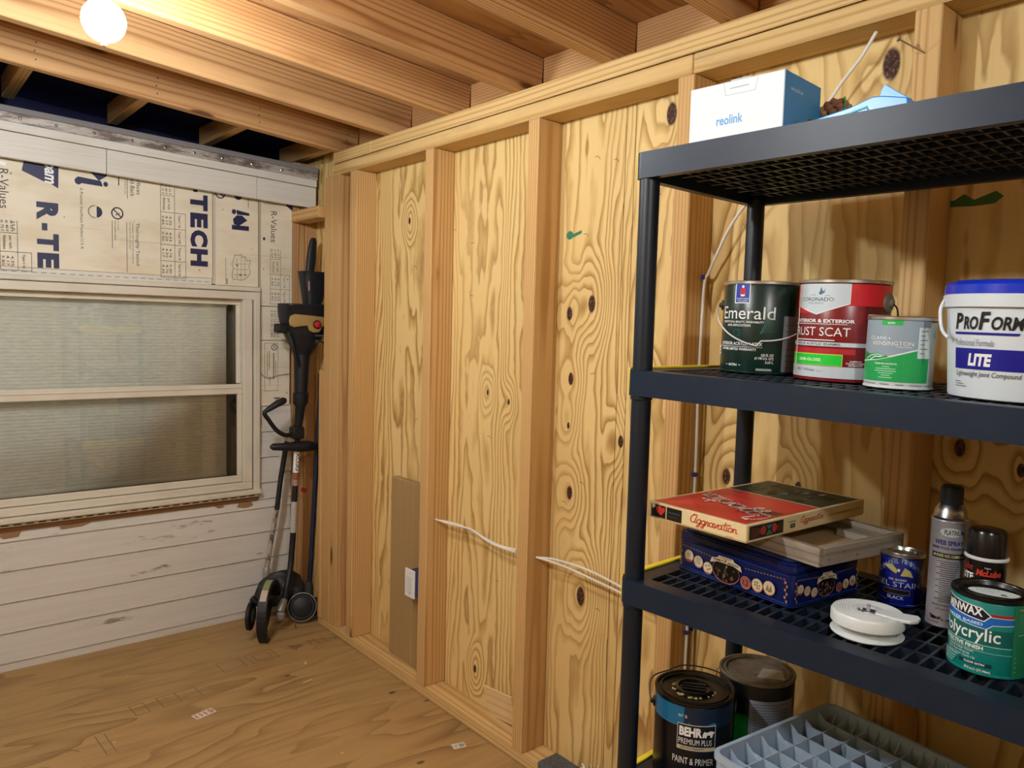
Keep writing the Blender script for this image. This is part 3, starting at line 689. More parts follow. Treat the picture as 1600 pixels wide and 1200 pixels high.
# ---- shelving unit
SX, SY, SYAW = -.5903, -2.0378, .0473
SZ = SYAW-PI/2
se = Vector((math.sin(SYAW), -math.cos(SYAW), 0)); sn = Vector((math.cos(SYAW), math.sin(SYAW), 0))
LEN, DEP, TH = .914, .457, .0525
TZ = [1.863, 1.4256, .988, .5507, .113]
TILT2 = .0185
def SH(s, t, z): return Vector((SX, SY, 0))+se*s+sn*t+Vector((0, 0, z))
def tz(i, s): return TZ[i]-(TILT2*s if i == 1 else 0)
shelf = tag(empty('storage_shelf', (SX, SY, 0), SZ), 'black plastic five-tier storage shelf with round posts against the stud wall', 'shelf')
def rrect(x0, x1, y0, y1, r, n=5):
    P = []
    for cx_, cy_, a in ((x1-r, y1-r, 0), (x0+r, y1-r, 90), (x0+r, y0+r, 180), (x1-r, y0+r, 270)):
        P += arc(cx_, cy_, r, r, a, a+90, n)
    return P
def ring_prism(mb, outer, inner, z0, z1):
    n = len(outer); o = len(mb.v)
    mb.v += [(x, y, z0) for x, y in outer]+[(x, y, z1) for x, y in outer]+[(x, y, z0) for x, y in inner]+[(x, y, z1) for x, y in inner]
    for i in range(n):
        j = (i+1) % n
        mb.f += [[o+i, o+j, o+n+j, o+n+i], [o+2*n+j, o+2*n+i, o+3*n+i, o+3*n+j], [o+n+i, o+n+j, o+3*n+j, o+3*n+i], [o+j, o+i, o+2*n+i, o+2*n+j]]
deck = MB()
out = rrect(.010, LEN-.010, .010, DEP-.010, .012); B = .040
inn = rrect(B+.012, LEN-B-.012, B, DEP-B, .004)
ring_prism(deck, out, inn, -.006, -.0002)
nx = 34
for i in range(1, nx):
    x = B+.012+(LEN-2*B-.024)*i/nx
    deck.box(x-.0025, x+.0025, B-.002, DEP-B+.002, -.040, -.0006)
for j in range(1, 7):
    y = B+(DEP-2*B)*j/7
    deck.box(B+.01, LEN-B-.01, y-.004 if j in (2, 5) else y-.0025, y+.004 if j in (2, 5) else y+.0025, -.042, -.0004)
deck_me = deck.mesh('slatted_deck'); deck_me.materials.append(M_TIER)
fr = MB(); ring_prism(fr, rrect(0, LEN, 0, DEP, .016), rrect(.011, LEN-.011, .011, DEP-.011, .010), -TH, -.0003)
ring_prism(fr, rrect(.010, LEN-.010, .010, DEP-.010, .010), rrect(.020, LEN-.020, .020, DEP-.020, .006), -TH, -TH+.008)
fr_me = fr.mesh('tier_frame', smooth=SM); fr_me.materials.append(M_SHELF)
ye_me = MB().box(-.0035, -.0003, .012, DEP-.02, -TH+.002, .0035).box(-.0035, .010, .045, DEP-.045, .0002, .0045).mesh('yellow_edge', .0008); ye_me.materials.append(M_YEL)
def inst(me, name, parent, loc=(0, 0, 0), ry=0):
    o = bpy.data.objects.new(name, me); C.objects.link(o); o.parent = parent; o.location = loc; o.rotation_euler = (0, ry, 0); return o
po = .0225
for i, z in enumerate(TZ):
    f = inst(fr_me, 'tier_frame', shelf, (0, 0, z), TILT2 if i == 1 else 0)
    inst(deck_me, 'slatted_deck', f)
    y = inst(ye_me, 'yellow_edge', f); y['label'] = 'yellow strip along the left edge of a tier'
for i in range(5):
    top = TZ[i]-(TH if i == 0 else TH); bot = TZ[i+1] if i < 4 else 0
    for x in (po, LEN-po):
        for y in (po, DEP-po):
            zt = (top if i == 0 else top)-(TILT2*x if i == 1 else 0)+.010; zb = bot-(TILT2*x if i == 0 else 0)
            MB().lathe([(.0205, 0), (.0205, zt-zb-.02), (.0225, zt-zb-.018), (.0225, zt-zb)] if i else [(.0205, 0), (.0205, zt-zb)], 28).obj('post', M_POST, shelf, smooth=SM, M=Matrix.Translation((x, y, zb)))

def place(o, s, t, z, rz=0): o.location = SH(s, t, z); o.rotation_euler = (0, 0, rz)
def face_cam(o, s, t, extra=0):
    p = SH(s, t, 0); a = math.atan2(CAM[1]-p.y, CAM[0]-p.x)+PI/2+extra   # local -y looks at the camera's side
    tilt = TILT2 if TZ[1]-.05 < o.location.z < TZ[1]+.05 else 0            # the second tier slopes; what stands on it leans with it
    o.rotation_euler = (Matrix.Rotation(SZ, 3, 'Z') @ Matrix.Rotation(tilt, 3, 'Y') @ Matrix.Rotation(a-SZ, 3, 'Z')).to_euler()
def P(c, r=.4): return plain(lin(c)[:3], r)

# ---- metal cans
def metal_can(name, label, cat, s, t, z, R, H, body, group=None, top='open_rim', turn=0, rim=None, lidmat=None):
    o = tag(empty(name), label, cat, group); o.location = SH(s, t, z); face_cam(o, s, t, turn)
    rim = rim or M_STEEL
    MB().lathe([(R-.003, .0), (R+.0012, .0012), (R+.0012, .0035), (R-.0006, .0045), (R, .006), (R, H-.010), (R-.0006, H-.009)], 64).obj('body', body, o, smooth=SM)
    MB().lathe([(R-.001, H-.0085), (R+.0016, H-.006), (R+.0016, H-.001), (R-.0005, H), (R-.004, H-.001), (R-.006, H-.005), (R-.009, H-.0045), (R-.010, H-.001), (R-.013, H-.001), (R-.015, H-.006), (0, H-.006)], 64, caps=False).obj('lid', lidmat or rim, o, smooth=SM)
    return o
def wire_bail(o, R, zear, drop, side=1, r=.0017, swing=-.45, mat=None):
    pts = []
    for i in range(25):
        a = PI*i/24; x = -math.cos(a)*(R+.005); d = math.sin(a)*drop
        y = -math.sin(a)*(R+.012)*abs(math.cos(swing)) if side else 0
        pts.append((x, -(R+.006)*math.sin(a)**.8*1.03, zear-d*.62))
    MB().tube(pts, r, 8).obj('wire_bail', mat or M_STEEL, o, smooth=SM)
def ear(o, R, ang, z, mat, r=.016):
    M = Matrix.Translation((R*math.cos(ang), R*math.sin(ang), z)) @ Matrix.Rotation(ang, 4, 'Z') @ Matrix.Rotation(PI/2, 4, 'Y')
    MB().lathe([(r, -.002), (r, .001), (r*.8, .004), (r*.5, .005), (r*.35, .009), (0, .010)], 24, M).obj('bail_ear', mat, o, smooth=SM)

G_DK = P('0a2a24', .3)
R, H = .0825, .190
em = metal_can('paint_can', 'dark green gallon paint can with white Emerald lettering and wire handle', 'paint can', .150, .262, tz(1, .15)+.0012, R, H, G_DK)
W_ = M_PRINTW; GR = P('7d8588', .4); BL = P('1c3fa8'); RD = P('c4251f'); TEAL = P('2c6a60')
it = [('r', .50, .97, .03, .63, GR), ('r', -.69, -.33, .755, .975, W_), ('r', -.67, -.35, .765, .965, BL), ('e', -.51, .935, .035, .015, W_), ('p', [(-.58, .85), (-.44, .85), (-.46, .92), (-.56, .92)], RD), ('p', [(-.57, .85), (-.45, .85), (-.47, .83), (-.55, .83)], W_),
      ('t', 'SHERWIN', -.65, -.37, .795, .813, W_), ('t', 'WILLIAMS', -.63, -.39, .772, .789, W_),
      ('t', 'Emerald', -.93, .29, .585, .72, W_), ('t', 'EXCEPTIONAL BEAUTY, WASHABILITY', -.92, .04, .54, .566, W_, {'bold': .02}), ('t', 'AND APPLICATION', -.83, -.28, .505, .53, W_, {'bold': .02}),
      ('s', [(-.66, .37), (-.52, .37), (-.52, .47), (-.66, .47), (-.66, .37)], .0012, TEAL), ('s', [(-.62, .40), (-.56, .40), (-.56, .45), (-.62, .45)], .001, TEAL),
      ('t', 'INTERIOR ACRYLIC LATEX', -.93, .03, .30, .335, W_, {'bold': .02}), ('s', [(-.99, .285), (.03, .285)], .001, W_), ('t', 'LIFETIME LIMITED WARRANTY', -.92, -.10, .245, .272, W_, {'bold': .02}),
      ('t', '123 FL OZ', .02, .31, .19, .218, W_, {'bold': .02}), ('t', '(3 7/8 U.S. QT)', -.13, .31, .15, .182, W_, {'bold': .02}), ('t', '3.63 L', .12, .31, .115, .142, W_, {'bold': .02}),
      ('t', 'SATIN', -.74, -.55, .072, .10, W_, {'bold': .02}), ('s', [(-.81, .085), (-.77, .085)], .001, W_), ('s', [(-.51, .085), (-.46, .085)], .001, W_), ('r', -.09, .28, .035, .06, P('8fa09a'))]
for k in range(12): it.append(('s', [(-.05, .43), (.10, .45+.012*k), (.38, .46+.022*k)], .0005, TEAL))
for k in range(8): it.append(('s', [(.54, .08+.065*k), (.93, .08+.065*k)], .0012, P('565d60')))
for k in range(3): it.append(('r', -.999, -.95, .19+.035*k, .21+.035*k, W_))
decal(em, norm(it, R, H), cyl_fn(R), .006)
pts = []
for i in range(33):                                                # the bail hangs in front of the can, lower at the left
    a = PI*(1-i/32); pts.append(((R+.010)*math.cos(a)*1.02, -(R+.006)*math.sin(a)-.002, .140-.072*math.sin(a)**.75-(.012 if i < 16 else 0)*(1-abs(math.cos(a)))-.012*math.cos(a-PI)*0))
MB().tube(pts, .0016, 8).obj('wire_bail', plain((.72, .72, .70), .3, .0), em, smooth=SM)
ear(em, R, .12, .140, M_DARKSTEEL, .012); ear(em, R, PI-.05, .140, M_DARKSTEEL, .012)

R, H = .0825, .190
RDK = P('7d1118', .3); RBR = P('c81f26', .3); SHD = P('c9d8e2', .35); DKR = P('5a0c12', .3)
cr = metal_can('paint_can', 'red gallon paint can with a pale blue pointed label and Rust Scat lettering', 'paint can', .335, .235, tz(1, .335)+.0012, R, H, RDK)
it = [('r', -.999, .999, .745, .955, RBR), ('r', .45, .999, .60, .745, DKR), ('p', [(-.985, .745), (-.55, .67), (-.985, .66)], RBR), ('p', [(-.945, .955), (-.945, .735), (-.56, .652), (.125, .76), (.125, .955)], W_), ('p', [(-.935, .950), (-.935, .742), (-.56, .664), (.11, .768), (.11, .950)], SHD),
      ('p', [(-.55, .86), (-.50, .90), (-.44, .88), (-.41, .91), (-.42, .87), (-.50, .845)], P('4a6f92')), ('p', [(-.52, .89), (-.50, .925), (-.47, .89)], P('4a6f92')),
      ('t', 'CORONADO', -.88, -.22, .785, .822, P('23343f')), ('t', 'FINE PAINTS', -.75, -.43, .758, .772, P('5d7585')), ('s', [(-.70, .845), (-.60, .845)], .0008, P('5d7585')), ('s', [(-.40, .84), (-.30, .838)], .0008, P('5d7585')),
      ('t', 'INTERIOR & EXTERIOR', -.94, .25, .575, .61, W_, {'bold': .04}), ('s', [(-.98, .562), (.09, .562)], .0011, W_), ('t', 'RUST SCAT', -.94, .17, .445, .53, W_), ('s', [(-.93, .405), (-.15, .405)], .0018, W_),
      ('r', -.999, .999, .345, .385, SHD), ('t', 'INTERIOR ACRYLIC ENAMEL', -.96, .0, .353, .377, P('4e5a66'), {'bold': .03}), ('r', -.999, .30, .27, .325, P('b81d2a')), ('r', -.999, .05, .155, .27, P('b9e04a')), ('r', -.990, .035, .16, .262, P('16cf3a')),
      ('t', 'SEMI-GLOSS', -.86, -.40, .195, .225, P('d6f2c8'), {'bold': .03}), ('r', -.999, .999, .035, .15, P('c3cfd8')), ('t', '851 White', -.88, -.52, .092, .12, P('6a757c'), {'bold': .02}), ('t', 'base', -.48, -.35, .092, .108, P('8a959c')),
      ('t', 'SUPERIOR', .20, .44, .20, .215, W_, {'bold': .03}), ('t', 'COLOR & SHEEN', .12, .50, .18, .195, W_, {'bold': .03}), ('t', 'RETENTION', .18, .46, .16, .175, W_, {'bold': .03}), ('r', .50, .98, .43, .67, P('b9b2aa')), ('r', -.945, -.925, .15, .955, P('f3e4e2'))]
decal(cr, norm(it, R, H), cyl_fn(R), .006)
ear(cr, R, -.42, .150, P('6e6657', .5), .020)
MB().tube(spline([(R*.93+.004, -.040, .150), (R+.008, -.030, .140), (R+.012, -.020, .118), (R+.012, -.012, .095), (R+.006, .03, .075), (R-.02, .08, .07)]), .0016, 8).obj('wire_bail', M_DARKSTEEL, cr, smooth=SM)

R, H = .0545, .124
CGR = P('1ea556', .35); CGY = P('93a5b3', .35)
ck = metal_can('paint_can', 'small quart paint can with grey and green wave label in front of the red can', 'paint can', .470, .168, tz(1, .470)+.0012, R, H, P('d5dde0', .35))
it = [('r', -.999, .80, .36, .945, CGY), ('r', -.56, .03, .875, .945, P('27b34f')), ('t', 'SATIN', -.40, -.20, .893, .918, W_, {'bold': .03}), ('r', -.999, .80, .10, .40, CGR)]
it += [('p', [(-.999, .37), (-.6, .40), (-.2, .45), (.3, .52), (.80, .60), (.80, .12), (-.999, .12)], CGR), ('s', [(-.999, .36), (-.6, .40), (-.2, .455), (.3, .525), (.80, .60)], .0022, W_), ('p', [(-.999, .53), (-.85, .47), (-.6, .485), (-.4, .46), (-.3, .44), (-.6, .40), (-.999, .37)], P('128a45')),
      ('s', [(-.92, .40), (-.80, .45), (-.62, .47), (-.45, .45)], .0025, P('9fd9b4')), ('s', [(-.82, .39), (-.70, .435), (-.52, .44)], .002, P('d2efdb')),
      ('t', 'CLARK+', -.84, -.28, .675, .72, W_), ('t', 'KENSINGTON', -.77, .36, .60, .655, W_), ('s', [(-.10, .58), (.32, .58)], .0008, W_),
      ('r', .48, .96, .435, .855, P('d9e6e6')), ('p', [(.86, .74), (.96, .70), (.96, .86), (.90, .82)], P('9fd0d8')), ('t', 'PREMIUM INTERIOR', -.68, -.05, .335, .355, P('dff2e0'), {'bold': .03})]
for k, wd in enumerate((.2, .55, .6, .42, .25, .38)): it.append(('r', -.36-wd/2, -.36+wd/2, .30-.03*k, .311-.03*k, P('a6e2b9')))
for k in range(6): it.append(('r', .53, .53+(.12 if k % 2 else .2), .80-.06*k, .812-.06*k, P('7d8c90')))
for k, (a, b) in enumerate(((-.95, -.62), (-.5, -.25), (-.06, .16), (.32, .66), (.74, .88))): it.append(('r', a, b, .060, .074, P('96a0a4')))
decal(ck, norm(it, R, H), cyl_fn(R), .005)

# ---- joint compound pail
def pail():
    s, t = .655, .150; R0, R1, H = .094, .106, .172
    o = tag(empty('compound_pail'), 'white plastic pail of joint compound with a blue lid on the second tier', 'bucket'); o.location = SH(s, t, tz(1, s)+.0012); face_cam(o, s, t)
    body = P('d3dfe8', .35)
    MB().lathe([(R0-.006, 0), (R0-.001, .002), (R0, .006), (R1-.002, .140), (R1+.004, .1405), (R1+.005, .158), (R1+.003, .160), (R1-.002, .162)], 72).obj('body', body, o, smooth=SM)
    MB().lathe([(R1+.0005, .158), (R1+.004, .161), (R1+.0035, .174), (R1-.002, .180), (R1-.012, .182), (R1-.02, .178), (0, .178)], 72, caps=False).obj('lid', P('1633c4', .22), o, smooth=SM)
    x = math.cos(PI+.25)*(R1+.008); y = math.sin(PI+.25)*(R1+.008)
    pts = spline([(x+.004, y, .152), (x-.001, y-.002, .135), (x+.004, y-.012, .105), (x+.015, y-.03, .092), (-.06, -R1-.006, .080)][:4], 6)
    MB().tube(pts, .0026, 10).obj('handle', body, o, smooth=SM)
    RR = (R0+R1)/2
    NV = P('0c0f8c'); BK = P('11151a'); GY = P('76828a')
    B0 = {'shear': .18, 'bold': .03}
    X = lambda u: u
    it = [('t', 'P', -.0935, -.0760, .106, .131, BK, B0), ('t', 'RO', -.0745, -.0480, .106, .126, BK, B0), ('t', 'F', -.0470, -.0290, .106, .133, BK, B0), ('t', 'ORM', -.0275, .0180, .106, .126, BK, B0), ('p', [(-.094, .102), (.013, .102), (.011, .0985), (-.094, .0985)], NV),
          ('t', 'Professional Formula', -.094, -.022, .0815, .0915, GY, {'shear': .15}), ('r', -.093, .034, .046, .0775, NV), ('t', 'LITE', -.064, -.024, .051, .070, W_, {'shear': .15, 'bold': .05}),
          ('t', 'Lightweight Joint Compound', -.089, .020, .0330, .0430, BK, {'shear': .15}), ('r', -.092, -.078, .0255, .0267, GY), ('r', -.092, -.072, .022, .0232, GY), ('r', -.092, -.066, .0185, .0197, GY)]
    q = lambda u: -.0935+(u+.0935)*.87
    it = [(i[0], i[1], q(i[2]), q(i[3]))+i[4:] if i[0] == 't' else (i[0], q(i[1]), q(i[2]))+i[3:] if i[0] == 'r' else (i[0], [(q(a), b) for a, b in i[1]], i[2]) for i in it]
    decal(o, it, cyl_fn(R0, -PI/2, R1, .155), .006)
pail()

# ---- third tier: tin, tray, board game
Z3 = TZ[2]+.0006
def tin():
    a = math.atan2(.105-.155, .334-.033); L, D_, H = .300, .222, .088
    p0 = (.033, .155); ca, sa = math.cos(a), math.sin(a)
    o = tag(empty('game_tin', SH(p0[0], p0[1], Z3), SZ+a), 'dark blue mancala game tin under the board game box', 'tin')
    blue = P('0a1954', .28)
    mb = MB(); 
    for z0, z1, g in ((0, .003, .0), (.003, .064, .002)): mb.prism(rrect(g, L-g, g, D_-g, .016), z0, z1)
    mb.obj('body', blue, o, bevel=.001, smooth=SM)
    mb = MB(); mb.prism(rrect(0, L, 0, D_, .018), .0645, .0675); mb.prism(rrect(.001, L-.001, .001, D_-.001, .017), .0675, .080); mb.prism(rrect(.003, L-.003, .003, D_-.003, .016), .080, .084); mb.prism(rrect(.010, L-.010, .010, D_-.010, .014), .084, H)
    mb.obj('lid', blue, o, bevel=.0012, smooth=SM)
    CRM = P('d9c9a8'); PNK = P('b87868'); DK = P('14100c'); GD = P('8d7b55'); RDD = P('8c2a22')
    def med(x, z, r, kind):
        q = [('e', x, z, r, r, PNK), ('e', x, z+.001, r*.90, r*.88, CRM if kind != 3 else P('9a5b50'))]
        if kind == 0: q += [('r', x-r*.5, x+r*.5, z+r*.05*k, z+r*.05*k+.0008, GD) for k in (-6, 0, 6)]+[('p', [(x-r*.6, z-r*.6), (x+r*.6, z-r*.6), (x+r*.3, z-r*.85), (x-r*.3, z-r*.85)], RDD)]
        if kind == 1: q += [('r', x-r*.6+i*r*.3, x-r*.6+i*r*.3+r*.15, z-r*.45+j*r*.3+(r*.15 if i % 2 else 0), z-r*.3+j*r*.3+(r*.15 if i % 2 else 0), DK) for i in range(4) for j in range(4)]
        if kind == 2: q += [('r', x+dx*r, x+dx*r+r*.25, z+dz*r, z+dz*r+r*.2, DK) for dx, dz in ((-.5, .2), (.1, .4), (.3, -.1), (-.1, -.3))]+[('p', [(x-r*.5, z-r*.7), (x+r*.5, z-r*.7), (x, z-r*.9)], RDD)]
        if kind == 3: q += [('t', '12', x-r*.5, x+r*.5, z-r*.4, z+r*.4, DK)]
        if kind == 4: q += [('e', x+dx*r, z+dz*r, r*.16, r*.16, GD) for dx, dz in ((-.4, 0), (.4, 0), (0, .4), (0, -.4), (0, 0), (-.35, .4), (.35, -.4))]
        if kind == 5: q += [('p', [(x-r*.6, z-r*.3), (x-r*.2, z+r*.5), (x, z-r*.2), (x+r*.3, z+r*.5), (x+r*.6, z-r*.4), (x, z-r*.6)], GD)]
        return q
    rnd = random.Random(3)
    def panel(Lx, s):
        cx_ = Lx*.47
        q = [('r', .008, Lx-.008, .0060, .0067, P('3f6fd0')), ('r', .008, Lx-.008, .0605, .0610, P('2f55b0'))]
        for k in range(int(Lx*.33/.0075)): q.append(('e', .02+.0075*k, .053-.004*k*.1, .0022, .0013, GD)); q.append(('e', Lx-.02-.0075*k, .053-.004*k*.1, .0022, .0013, GD))
        for x in (.014, Lx-.014):
            for k in range(6): q.append(('e', x+.002*(-1)**k, .012+.0072*k, .0024, .0030, PNK if k % 2 else GD))
        q += med(cx_-.098*s, .034, .0125*s, 0)+med(cx_-.072*s, .028, .0125*s, 1)+med(cx_-.046*s, .022, .0125*s, 2)
        q += [('e', cx_, .028, .034*s, .0235*s, PNK), ('e', cx_, .0285, .033*s, .0222*s, DK)]
        for k in range(26):
            an = rnd.uniform(0, 2*PI); rr = rnd.uniform(0, .85)**.5
            q.append(('e', cx_+.029*s*rr*math.cos(an), .026+.018*s*rr*math.sin(an), .0022*s, .0028*s, P(rnd.choice(('6b5138', '3a2a1e', '8f7d66', '55402e')))))
        bnr = [(cx_-.040*s, .038), (cx_-.036*s, .049), (cx_-.020*s, .0535), (cx_-.018*s, .058), (cx_+.018*s, .058), (cx_+.020*s, .0535), (cx_+.036*s, .049), (cx_+.040*s, .038), (cx_+.020*s, .0445), (cx_-.020*s, .0445)]
        q += [('p', bnr[:3]+[bnr[-1]], CRM), ('p', [bnr[2], bnr[3], bnr[4], bnr[5], bnr[8], bnr[9]], CRM), ('p', bnr[5:9], CRM), ('t', 'FAMILY', cx_-.030*s, cx_-.006*s, .0458, .0505, DK, {'bold': .03}), ('t', '7', cx_-.005*s, cx_+.003*s, .0455, .0525, RDD, {'bold': .03}),
              ('t', '-MANCALA', cx_+.004*s, cx_+.032*s, .0455, .0495, DK, {'bold': .03}), ('t', 'CARDINAL', cx_-.014*s, cx_+.014*s, .0542, .0568, DK)]
        q += med(cx_+.050*s, .021, .0125*s, 3)+med(cx_+.077*s, .024, .0130*s, 4)+med(cx_+.104*s, .027, .0135*s, 5)
        return q
    decal(o, panel(L, 1.05), lambda u, v, f: (u, .002-f, v))
    decal(o, panel(D_, .80), lambda u, v, f: (L-.002+f, u, v))
    return a
TA = tin()
def tray():
    p = (.371, .118); a = math.atan2(.360-.128, .417-.368)-PI/2
    t = tag(empty('wooden_tray', SH(p[0], p[1], Z3+.0885), SZ+a), 'weathered grey wooden tray resting on the blue tin', 'tray')
    Wd, Ln, h, th = .205, .262, .036, .015
    for b in ((-Wd, 0, 0, th), (-Wd, 0, Ln-th, Ln)): box_obj('side_board', (b[0], b[1], b[2], b[3], 0, h), M_TRAYW, t, .0015)
    for x in ((-th, -.0), (-Wd, -Wd+th)):
        R = Matrix(((0, -1, 0, (x[0]+x[1])/2), (1, 0, 0, Ln/2), (0, 0, 1, h/2), (0, 0, 0, 1)))
        MB().box(-(Ln/2-th-.0003), Ln/2-th-.0003, -th/2, th/2, -h/2, h/2).obj('side_board', M_TRAYW, t, .0015, M=R)
    MB().box(-Wd+th+.0003, -th-.0003, th+.0003, Ln-th-.0003, .001, .007).obj('tray_floor', M_GREYW, t)
    MB().box(-.12, -.03, Ln-th-.035, Ln-th-.001, .0072, .022).obj('inner_block', M_TRAYW, t, .001)
    for k in range(6): MB().lathe([(.0022, 0), (.0022, .0008), (0, .001)], 8, Matrix(((0, 0, 1, 0), (1, 0, 0, .03+.041*k), (0, 1, 0, .012+.012*(k % 2)), (0, 0, 0, 1)))).obj('nail_head', M_STEEL, t)
tray()
def game():
    p = (.024, .060); q = (.263, .038); r = (.323, .441)
    a = math.atan2(q[1]-p[1], q[0]-p[0]); L = .245; Wd = .425; h = .034
    t = tag(empty('board_game_box', SH(p[0], p[1], Z3+.0885+.0365), SZ+a+.00), 'red and cream Aggravation board game box on top of the tin and tray', 'box')
    CRM = P('e3cf9f', .5); RED = P('c9302a', .4); DK = P('17130f', .5); PIC = P('2c3226', .45)
    mb = MB(); mb.prism(rrect(0, L, 0, Wd, .002, 2), .002, h); mb.obj('lid', CRM, t, bevel=.001)
    MB().prism(rrect(.002, L-.002, .002, Wd-.002, .002, 2), 0, .0019).obj('base', CRM, t)
    xs = .020; y0, y1 = .012, Wd-.012
    it = [('r', .008, L-.008, .008, .255, RED), ('p', [(.008, .012), (.12, .012), (.008, .12)], P('d5423a', .4)), ('r', .008, L-.008, .2565, .260, P('efe3cc')), ('r', .008, L-.008, .261, Wd-.010, PIC),
          ('S', 'Aggravation', .035, L-.03, .085, .235, P('f0dcc8', .5), {'rot': 0}), ('r', .05, .115, .20, .207, P('9c2a22')), ('r', .198, .228, .115, .145, P('5a2019'))]
    rnd = random.Random(5)
    for k in range(34):
        x = rnd.uniform(.02, L-.05); y = rnd.uniform(.27, Wd-.05); sx = rnd.uniform(.004, .022); c = rnd.choice(('3d4a3a', '6b5a3a', '1a1d18', '4d6a70', '8a7a5a', 'b9a98a', '30281e'))
        it.append(('p', [(x, y), (x+sx, y+rnd.uniform(0, .008)), (x+sx*.8, y+rnd.uniform(.01, .03)), (x+sx*.1, y+rnd.uniform(.008, .02))], P(c, .5)))
    # script title: read from the far side of the box, so it runs right to left in the picture
    title = it.pop(4); vs, fs = script2d('Aggravation', .10)
    it2 = it
    decal(t, it2, lambda u, v, f: (u, v, h+f))
    vs = fit(vs, -.5, .5, -.5, .5)
    V = [(.128-a_*.215, .118-b_*.105) for a_, b_ in vs]
    me = bpy.data.meshes.new('lettering'); me.from_pydata([(x, y+(.128-x)*.38, h+.0022) for x, y in V], [], fs); me.materials.append(P('f2e2d2', .5))
    o = bpy.data.objects.new('lettering', me); C.objects.link(o); o.parent = t
    side = [('r', .008, .090, .004, .030, DK), ('p', [(.02, .025), (.032, .029), (.038, .024), (.044, .028), (.046, .020), (.036, .009), (.024, .015)], P('d23a32')), ('p', [(.012, .020), (.02, .026), (.016, .031), (.010, .030)], CRM), ('r', .048, .0505, .004, .030, CRM),
            ('t', 'Play with Marbles', .055, .086, .017, .022, P('4f7ea0')), ('r', .056, .08, .011, .0125, P('4d463c')), ('S', 'Aggravation', .112, .226, .005, .031, P('cf4630'), {}), ('t', 'No. 001', .202, .216, .0035, .006, RED)]
    decal(t, side, lambda u, v, f: (u, -f, v))
    s2 = [('r', .008, .118, .005, .031, DK), ('e', .052, .019, .009, .009, P('a8302a')), ('e', .088, .019, .008, .009, P('b83840')), ('p', [(.060, .027), (.082, .027), (.071, .018)], P('2d6f8c')), ('p', [(.060, .008), (.082, .008), (.071, .018)], P('2f7a55')), ('t', 'PARKER', .134, .160, .021, .024, DK), ('r', .142, .158, .010, .018, DK), ('t', '003', .145, .155, .012, .016, CRM),
          ('S', 'Aggravation', .178, .262, .009, .029, P('c4452e'), {}), ('t', 'FOR 2 TO 6 PLAYERS AGES 6 TO ADULT', .285, .412, .016, .020, DK)]
    for k in range(7): s2.append(('s', [(.012, .009+.003*k), (.030, .010+.0026*k), (.044, .016+.001*k)], .0007, P('8a4a30'))); s2.append(('s', [(.114, .009+.003*k), (.104, .010+.0026*k), (.096, .016+.001*k)], .0007, P('8a4a30')))
    decal(t, s2, lambda u, v, f: (L+f, u, v))
game()

# ---- cans and spray cans on the third tier
R, H = .0395, .102
gs = metal_can('stain_can', 'small dark blue can of black gel stain between the tin and the spray can', 'can', .441, .325, Z3, R, H, P('0b1672', .3))
GO = P('b9ad6a'); SV = P('8fa3c8')
arcw = 'GENERAL FINISHES'
it = []
for i, ch in enumerate(arcw):
    u = -.86+1.72*i/(len(arcw)-1)
    if ch != ' ': it.append(('t', ch, u-.048, u+.048, .86-.30*u*u-.02, .955-.30*u*u-.02, SV))
it += [('p', [(-.75, .76), (-.40, .80), (-.15, .70), (-.20, .63), (-.45, .68)], GO), ('p', [(-.02, .60), (.15, .76), (.40, .70), (.52, .58), (.30, .60)], GO), ('e', -.10, .70, .06, .03, P('cfd6d8')), ('t', 'OIL BASED', -.50, .25, .50, .535, W_), ('t', 'GEL STAIN', -.95, .80, .375, .475, P('aeb8c8')),
       ('r', -.68, .42, .235, .335, P('6f6a62')), ('r', -.66, .40, .245, .325, P('0a0a0c')), ('t', 'BLACK', -.52, .18, .145, .21, P('b9c2d0')), ('s', [(-.9, .14), (-.55, .11)], .0008, SV), ('s', [(.3, .05), (.8, .05)], .0008, SV)]
decal(gs, norm(it, R, H), cyl_fn(R), .005)
def spray(name, label, s, t, R, H, body, cap, capR, capH, grp=None):
    o = tag(empty(name), label, 'spray can', grp); o.location = SH(s, t, Z3); face_cam(o, s, t)
    MB().lathe([(R-.004, 0), (R, .001), (R+.0008, .003), (R, .005), (R, H-.004), (R+.001, H-.002), (R, H)], 56).obj('body', body, o, smooth=SM)
    MB().lathe([(R, H), (R+.0012, H+.0015), (R-.001, H+.003), (R-.002, H+.004), (R*.86, H+.015), (capR+.001, H+.026), (capR, H+.027)], 56).obj('shoulder', M_STEEL, o, smooth=SM)
    MB().lathe([(capR, H+.0275), (capR, H+.026+capH-.004), (capR-.003, H+.026+capH), (0, H+.026+capH)], 40).obj('cap', cap, o, smooth=SM)
    return o
R, H = .0295, .195
pl = spray('spray_can', 'tall grey spray adhesive can with a narrow black cap', .540, .265, R, H, plain((.36, .36, .40), .35, .35), M_SHELF, .0185, .034)
BK = P('16161a'); DB = P('262b74')
it = [('e', .12, .895, .62, .042, P('aeb4b8')), ('t', 'PLATINUM', -.25, .72, .872, .918, BK, {'bold': .02}), ('t', 'WEB SPRAY', -.70, .75, .775, .82, DB, {'bold': .03}), ('t', 'SUPER STICK ADHESIVE', -.82, .80, .735, .758, DB, {'bold': .03}), ('r', -.80, .92, .650, .700, BK), ('t', '49 STATE VOC COMPLIANT', -.74, .85, .662, .688, P('d6d29a'), {'bold': .02})]
for k in range(20): it.append(('r', -.35 if k % 3 else -.55, .55+.1*math.sin(k*7), .62-.0195*k, .625-.0195*k, P('3a3a44')))
